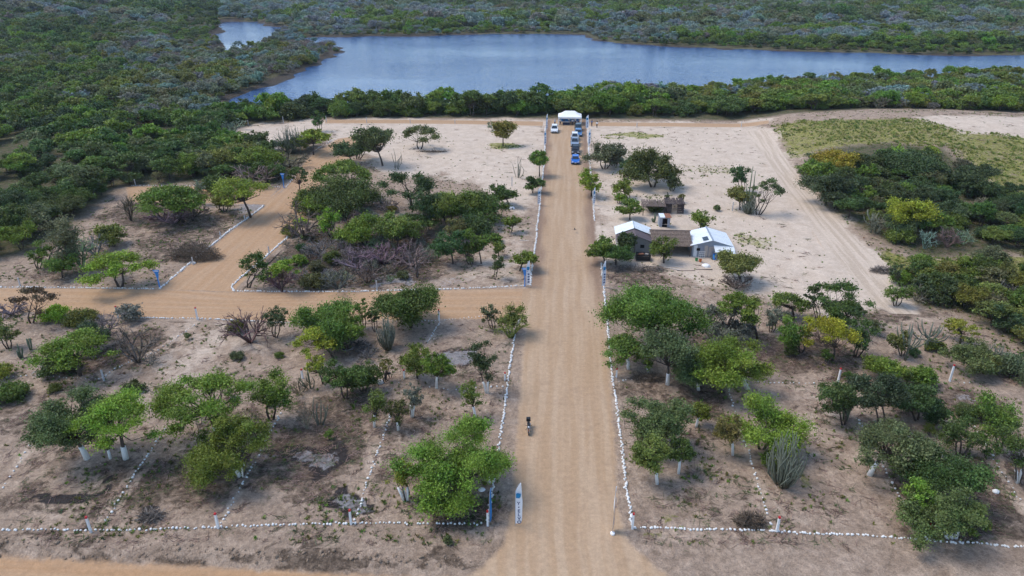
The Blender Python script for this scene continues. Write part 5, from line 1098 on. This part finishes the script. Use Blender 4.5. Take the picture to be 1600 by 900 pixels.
def house_right():
    t = thing('house', 'corrugated metal hut with white roof and solar panel', 'house', on(1110, 402), ROAD_YAW)
    w, d, he, hr = 5.6, 5.2, 1.95, 2.75
    MB().slab(gable_faces(w, d, he, hr), .06, (0, 1, 0)).build('front_wall', 'zincwall', t); MB().slab(gable_faces(w, d, he, hr, d - .06), .06, (0, 1, 0)).build('back_wall', 'zincwall', t)
    for s in (-1, 1): MB().box((s * (w / 2 - .04), d / 2, he / 2 - .02), (.06, d - .14, he - .04)).build('side_wall', 'zincwall', t)
    for i, x in enumerate((-2.3, -1.5, -.75, .35, 1.2)): MB().box((x, -.02 - .008 * (i % 2), he * .48), (.62 if i % 2 else .5, .02, he * .94)).build('wall_sheet', ['zinc', 'zincwall', 'steel', 'zincwall', 'mud'][i], t)
    roof_panels(t, w, -.25, d + .3, he, hr, .35, 'zinc', 5)
    MB().slab([(-.12, -.28, hr + .10), (.12, -.28, hr + .10), (.12, d + .36, hr + .10), (-.12, d + .36, hr + .10)], .03).build('ridge_cap', 'zincwall', t)
    sl = (hr - he) / (w / 2); pn = MB().slab([(-1.25, .25, hr + .10 - 1.25 * sl + .03), (-.5, .25, hr + .10 - .5 * sl + .03), (-.5, 1.55, hr + .10 - .5 * sl + .03), (-1.25, 1.55, hr + .10 - 1.25 * sl + .03)], .04).build('solar_panel', 'glass', t)
    MB().slab([(.25, -1.75, 1.45), (3.15, -1.75, 1.35), (3.15, -.05, 1.88), (.25, -.05, 1.95)], .03).build('awning', 'zinc', t)
    for x in (.35, 3.0): MB().tube([(x, -1.65, -.1), (x, -1.65, 1.4)], .04, 6).build('awning_post', 'wood', t)
    dr = MB().box((.0, -.045, .85), (.75, .03, 1.7)).build('door', 'steel', t); MB().box((.28, -.075, .85), (.08, .03, .04)).build('handle', 'black', dr)
    MB().box((-1.9, -.05, 1.25), (.5, .03, .4)).build('window', 'dark', t)
house_right()
def thatch_roof(parent, x0, x1, yb, yr, yf, zr, zf, zb, n, seed):
    r_ = np.random.default_rng(seed)
    for i in range(n):                                     # one course of straw after the other, from the eave up
        f0, f1 = i / n, (i + 1.35) / n; V, Fs = [], []; k = int((x1 - x0) / .09)
        P0, P1 = [], []
        for j in range(k):
            x = x0 + (x1 - x0) * (j + r_.random()) / k; e = r_.normal() * .05
            P0.append((x, yf + (yr - yf) * f0 - .06 + e, zf + (zr - zf) * f0 + .05 - .05 * r_.random())); P1.append((x + r_.normal() * .08, yf + (yr - yf) * min(f1, 1.02), zf + (zr - zf) * min(f1, 1.02) + .03 + .02 * i / n))
        V, Q = sticks(np.array(P0), np.array(P1), np.full(k, .05), np.full(k, .03), 4); me = mesh_np('thatch_course', V, Q); link('thatch_course', me, 'thatch' if i % 2 else 'thatch_old', parent)
    MB().slab([(x0, yf, zf - .03), (x1, yf, zf - .03), (x1, yr, zr - .03), (x0, yr, zr - .03)], .04).build('roof_slope', 'thatch', parent)
    MB().slab([(x0, yr, zr - .03), (x1, yr, zr - .03), (x1, yb, zb), (x0, yb, zb)], .06).build('roof_slope', 'thatch', parent)
    MB().tube([(x0 - .15, yr, zr + .06), (x1 + .15, yr, zr + .06)], .08, 6).build('ridge_pole', 'wood', parent)
def shelter():
    t = thing('shelter', 'open thatched shelter between the two huts', 'shelter', on(1049, 402), ROAD_YAW)
    thatch_roof(t, -2.95, 2.95, 5.0, 3.6, .1, 2.75, 1.6, 1.9, 9, 3)
    for x in (-2.7, 0, 2.7):
        for y, h in ((.3, 1.62), (4.8, 1.95)): MB().tube([(x, y, -.1), (x + .04, y, h)], .065, 6).build('post', 'wood', t)
    for i in range(10): MB().box((-2.7 + .6 * i, 4.7, .85), (.52, .05, 1.6)).build('back_board', 'darkwood', t)
shelter()
def latrine():
    t = thing('latrine', 'tiny tin latrine with dark doorway behind the thatched shelter', 'latrine', on(1038, 356), ROAD_YAW + .05)
    for x in (-.62, .62): MB().box((x, -.0, .85), (.42, .04, 1.7)).build('front_panel', 'zincwall', t)
    MB().box((0, 0.0, 1.6), (.8, .04, .2)).build('lintel', 'zincwall', t)
    for x in (-.84, .84): MB().box((x, .75, .85), (.04, 1.46, 1.7)).build('side_panel', 'zincwall', t)
    MB().box((0, 1.5, .85), (1.64, .04, 1.7)).build('back_panel', 'darkwood', t); MB().box((.45, .7, 1.76), (1.1, 1.9, .04), rx=.05).build('rusty_roof_sheet', 'rust', t); MB().box((-.45, .7, 1.80), (.85, 1.8, .035), rx=.05).build('roof_sheet', 'zinc', t)
    MB().box((0, .5, .02), (1.5, .9, .03)).build('floor', 'dark', t)
latrine()
def stick_hut(px, py, w, d, h, label, kind, seed):
    t = thing('stick_hut', label, 'hut', on(px, py), ROAD_YAW); r_ = np.random.default_rng(seed)
    for x in (-w / 2, w / 2):
        for y in (0, d): MB().tube([(x, y, -.1), (x + r_.normal() * .03, y, h)], .07, 6).build('corner_post', 'darkwood', t)
    if kind == 'log':
        for i in range(9):
            z = .12 + i * (h - .1) / 9
            MB().tube([(w * .12, -.06, z), (w / 2 + .15 * r_.random(), -.06, z + r_.normal() * .02)], .07, 6).build('log', 'darkwood', t); MB().tube([(-w / 2, -.06, z), (-w * .2, -.06, z)], .07, 6).build('log', 'darkwood', t)
            for x in (-w / 2, w / 2): MB().tube([(x, -.1, z + .06), (x, d + .1, z + .06)], .07, 6).build('log', 'darkwood', t)
            MB().tube([(-w / 2, d, z), (w / 2, d, z)], .07, 6).build('log', 'darkwood', t)
    else:
        for i in range(int(w / .16)):
            x = -w / 2 + .16 * i
            if not (.3 * w < x < .42 * w): MB().tube([(x, d * .98, 0), (x + r_.normal() * .03, d, h * (.9 + .1 * r_.random()))], .05, 5).build('pole', 'wood', t)
    n = int(w / .2)
    for i in range(n + 1):
        x = -w / 2 - .1 + (w + .2) * i / n; MB().tube([(x, -.35, h + .04 + r_.normal() * .015), (x + r_.normal() * .04, d + .3, h + .16 + r_.normal() * .015)], .085, 5).build('roof_pole', 'wood' if kind != 'log' else 'darkwood', t)
stick_hut(1021, 337, 3.6, 2.8, 1.7, 'low pole shelter with flat pale roof behind the huts', 'pole', 4); stick_hut(1054, 334, 2.9, 2.6, 1.75, 'dark log hut with doorway beside the pole shelter', 'log', 5)

# ------------------------------------------------------------------ yard things
def brush_pile(px, py, w, dpx, h, label, tint, n, seed, name='brush_pile', L=1.1):
    p = on(px, py); s = F_PX / proj(p)[2]; W = w / s; D = dpx; r_ = np.random.default_rng(seed)
    a = r_.random(n) * 6.28; q = np.sqrt(r_.random(n)); C = np.stack([np.cos(a) * q * W / 2, np.sin(a) * q * D / 2, h * np.sqrt(1 - .92 * q ** 2) * r_.random(n) ** .7 + .05], 1); d = r_.normal(size=(n, 3)); d[:, 2] *= .7; d /= np.linalg.norm(d, axis=1, keepdims=True)
    l = L * (.4 + r_.random((n, 1))) * .5; rr = .012 + .035 * r_.random(n) ** 2; A, B2 = C - d * l, C + d * l; A[:, 2] = np.maximum(A[:, 2], .02); B2[:, 2] = np.maximum(B2[:, 2], .02)
    t = thing(name, label, 'brush pile', p); V, Q = sticks(A, B2, rr, rr * .6); me = mesh_np('branches', V, Q); faceattr(me, 'v', np.tile(r_.random(n), 3)); faceattr(me, 'w', np.tile(r_.random(n), 3)); o = link('branches', me, 'twig', t); o.color = (*TINT[tint], 1)
brush_pile(305, 404, 78, 3.2, 2.4, 'big brown brush pile beside the diagonal road', 'brown', 800, 1, L=1.9); brush_pile(990, 422, 92, 1.3, .75, 'long low row of piled branches in front of the huts', 'purple', 320, 2)
brush_pile(1172, 820, 42, 1.1, .55, 'round heap of dry brush inside the front right row', 'brown', 420, 3); brush_pile(1378, 425, 36, 1.6, .7, 'dark heap of old branches beside the sandy track', 'purple', 260, 4); brush_pile(675, 237, 50, 1.0, .25, 'dry branches at the foot of the open-limbed tree on the sand', 'brown', 200, 5)
brush_pile(235, 808, 34, 1.0, .3, 'dark burnt twigs between the front left posts', 'purple', 240, 6); brush_pile(1010, 592, 50, 1.4, .35, 'brush around the whitewashed trees right of the road', 'brown', 300, 7); brush_pile(560, 408, 120, 4.0, .6, 'purplish brush lying across the burnt plot', 'purple', 1200, 8, L=1.6)
t = thing('cart', 'dark slatted cart piled with junk in front of the grey hut', 'cart', on(1005, 408), ROAD_YAW)
for i in range(4): MB().box((0, -.02, .3 + .22 * i), (2.0, .05, .16)).build('slat', 'black', t); MB().box((0, 1.1, .3 + .22 * i), (2.0, .05, .16)).build('slat', 'black', t)
for x in (-.97, .97):
    for i in range(4): MB().box((x, .54, .3 + .22 * i), (.05, 1.04, .16)).build('slat', 'black', t)
    for y in (.1, 1.0): MB().box((x * 1.03, y, .5), (.08, .08, 1.1)).build('stake', 'darkwood', t)
MB().box((0, .54, .24), (1.9, 1.0, .06)).build('floor', 'dark', t); MB().box((-.3, .5, .9), (.7, .5, .35), rz=.3).build('bundle', 'rust', t); MB().box((.5, .55, .92), (.5, .45, .28), rz=-.4).build('bundle', 'mud', t)
t = thing('metal_grille', 'white metal grille standing in front of the corrugated hut', 'grille', on(1096, 403), ROAD_YAW + .1)
for x in (-.42, -.14, .14, .42): MB().tube([(x, 0, 0), (x, 0, 1.05)], .03, 5).build('bar', 'white', t)
for z in (.08, .4, .72, 1.03): MB().tube([(-.44, -.035, z), (.44, -.035, z)], .026, 5).build('crossbar', 'white', t)
def bucket(px, py, m_, label, rr=.22, h=.4, nm='bucket'):
    t = thing(nm, label, nm, on(px, py)); MB().tube([(0, 0, 0), (0, 0, h * .5), (0, 0, h)], [rr * .8, rr * .92, rr], 12, False).build('wall', m_, t); MB().tube([(0, 0, .02), (0, 0, .05)], rr * .78, 12).build('bottom', m_, t); MB().tube([(-rr, 0, h), (-rr * .6, 0, h + rr * .8), (0, 0, h + rr), (rr * .6, 0, h + rr * .8), (rr, 0, h)], .012, 4).build('handle', 'steel', t)
bucket(1088, 408, mat('green_plastic', (.06, .28, .10), .5), 'green bucket in front of the corrugated hut'); bucket(1094, 409, mat('orange_plastic', (.55, .17, .06), .5), 'orange bucket beside the white grille'); bucket(1116, 405, M['blue'], 'tall blue barrel under the awning', .3, .85, 'barrel')
t = thing('basin', 'pale upturned basin on the sand before the corrugated hut', 'basin', on(1103, 415)); MB().tube([(0, 0, -.02), (0, 0, .14), (0, 0, .26), (0, 0, .30)], [.62, .58, .42, .2], 14).build('shell', 'white', t, sm=True); MB().tube([(0, 0, .0), (0, 0, .035)], .68, 14).build('rim', 'lime', t)
for i, (px, py, yw, L_, lb) in enumerate([(1052, 421, -.5, 2.0, 'pale plank lying across the other near the brush row'), (1056, 417, -.12, 2.2, 'pale plank under its neighbour near the brush row'), (1072, 423, .02, 2.6, 'thin grey pole lying on the sand before the thatched shelter'), (1100, 421, 0, 2.4, 'dark pole lying below the pale basin'), (820, 376, -.2, 1.8, 'pale pole lying on the sand left of the road')]):
    o = MB().box((0, 0, 0), (L_, .12, .05)).build('plank', ['palewood', 'palewood', 'wood', 'darkwood', 'palewood'][i]); p = on(px, py); o.location = p + Vector((0, 0, .03 + .06 * (i == 0))); o.rotation_euler = (0, 0, yw); tag(o, lb, 'plank')
def sack(px, py, sx, m_, label, cat='sack', nm='sack', seed=0):
    r_ = np.random.default_rng(seed); secs = []
    for z, q in [(0, .8), (.25, 1), (.55, .9), (.8, .55), (.95, .2)]: secs.append([(math.cos(a) * q * sx * (.8 + .4 * r_.random()), math.sin(a) * q * sx * .8 * (.8 + .4 * r_.random()), z * sx * 1.1) for a in np.linspace(0, 2 * math.pi, 11)[:-1]])
    o = MB().loft(secs).build(nm, m_, sm=True); o.location = on(px, py) - Vector((0, 0, .03)); tag(o, label, cat)
sack(753, 767, .3, M['cloth'], 'white plastic bag under the big feathery tree', 'bag', 'plastic_bag', 1); sack(594, 600, .42, M['concrete'], 'grey heap beside the bending person', 'heap', 'rubble_heap', 2); sack(1555, 770, .3, M['lime'], 'white rubble lump in the far right plot', 'rubble', 'rubble_heap', 3); sack(1310, 0 + 590, .2, M['lime'], 'small white stone lump behind the right plots', 'rubble', 'rubble_heap', 4) if False else None
sack(800, 327, .5, M['cloth'], 'pale blue tarpaulin bundle left of the road', 'bundle', 'bundle', 5); sack(200, 493, .4, M['lime'], 'white stone heap at the left end of the side road row', 'rubble', 'rubble_heap', 6); sack(303, 412, .35, M['lime'], 'white ash heap at the foot of the brush pile', 'rubble', 'rubble_heap', 7)

# thicket look-alikes: order them from the left where they are few
fam = {}
for o in COL.objects:
    if o.parent is None and o.get('label', '').find('crowded into') > 0: fam.setdefault(o['label'], []).append(o)
for l, lst in fam.items():
    if 1 < len(lst) <= 12:
        lst.sort(key=lambda o: proj(o.location)[0]); n = len(lst)
        for i, o in enumerate(lst): o['label'] = l + ', ' + ('leftmost' if i == 0 else 'rightmost' if i == n - 1 else ORD[i] + ' from left')

# ------------------------------------------------------------------ air
hz = bpy.data.materials.new('air'); hz.use_nodes = True; nt = hz.node_tree; nt.nodes.remove(nt.nodes['Principled BSDF'])
pv = nt.nodes.new('ShaderNodeVolumePrincipled'); pv.inputs['Color'].default_value = (.72, .86, 1.0, 1); pv.inputs['Density'].default_value = HAZE = 0.00009; pv.inputs['Anisotropy'].default_value = .2
nt.links.new(pv.outputs[0], nt.nodes['Material Output'].inputs['Volume'])
tag(MB().box((0, 2375, 23), (5300, 5750, 54)).build('haze', hz), 'thin bluish haze in the air over the far shore', 'haze', kind='stuff')
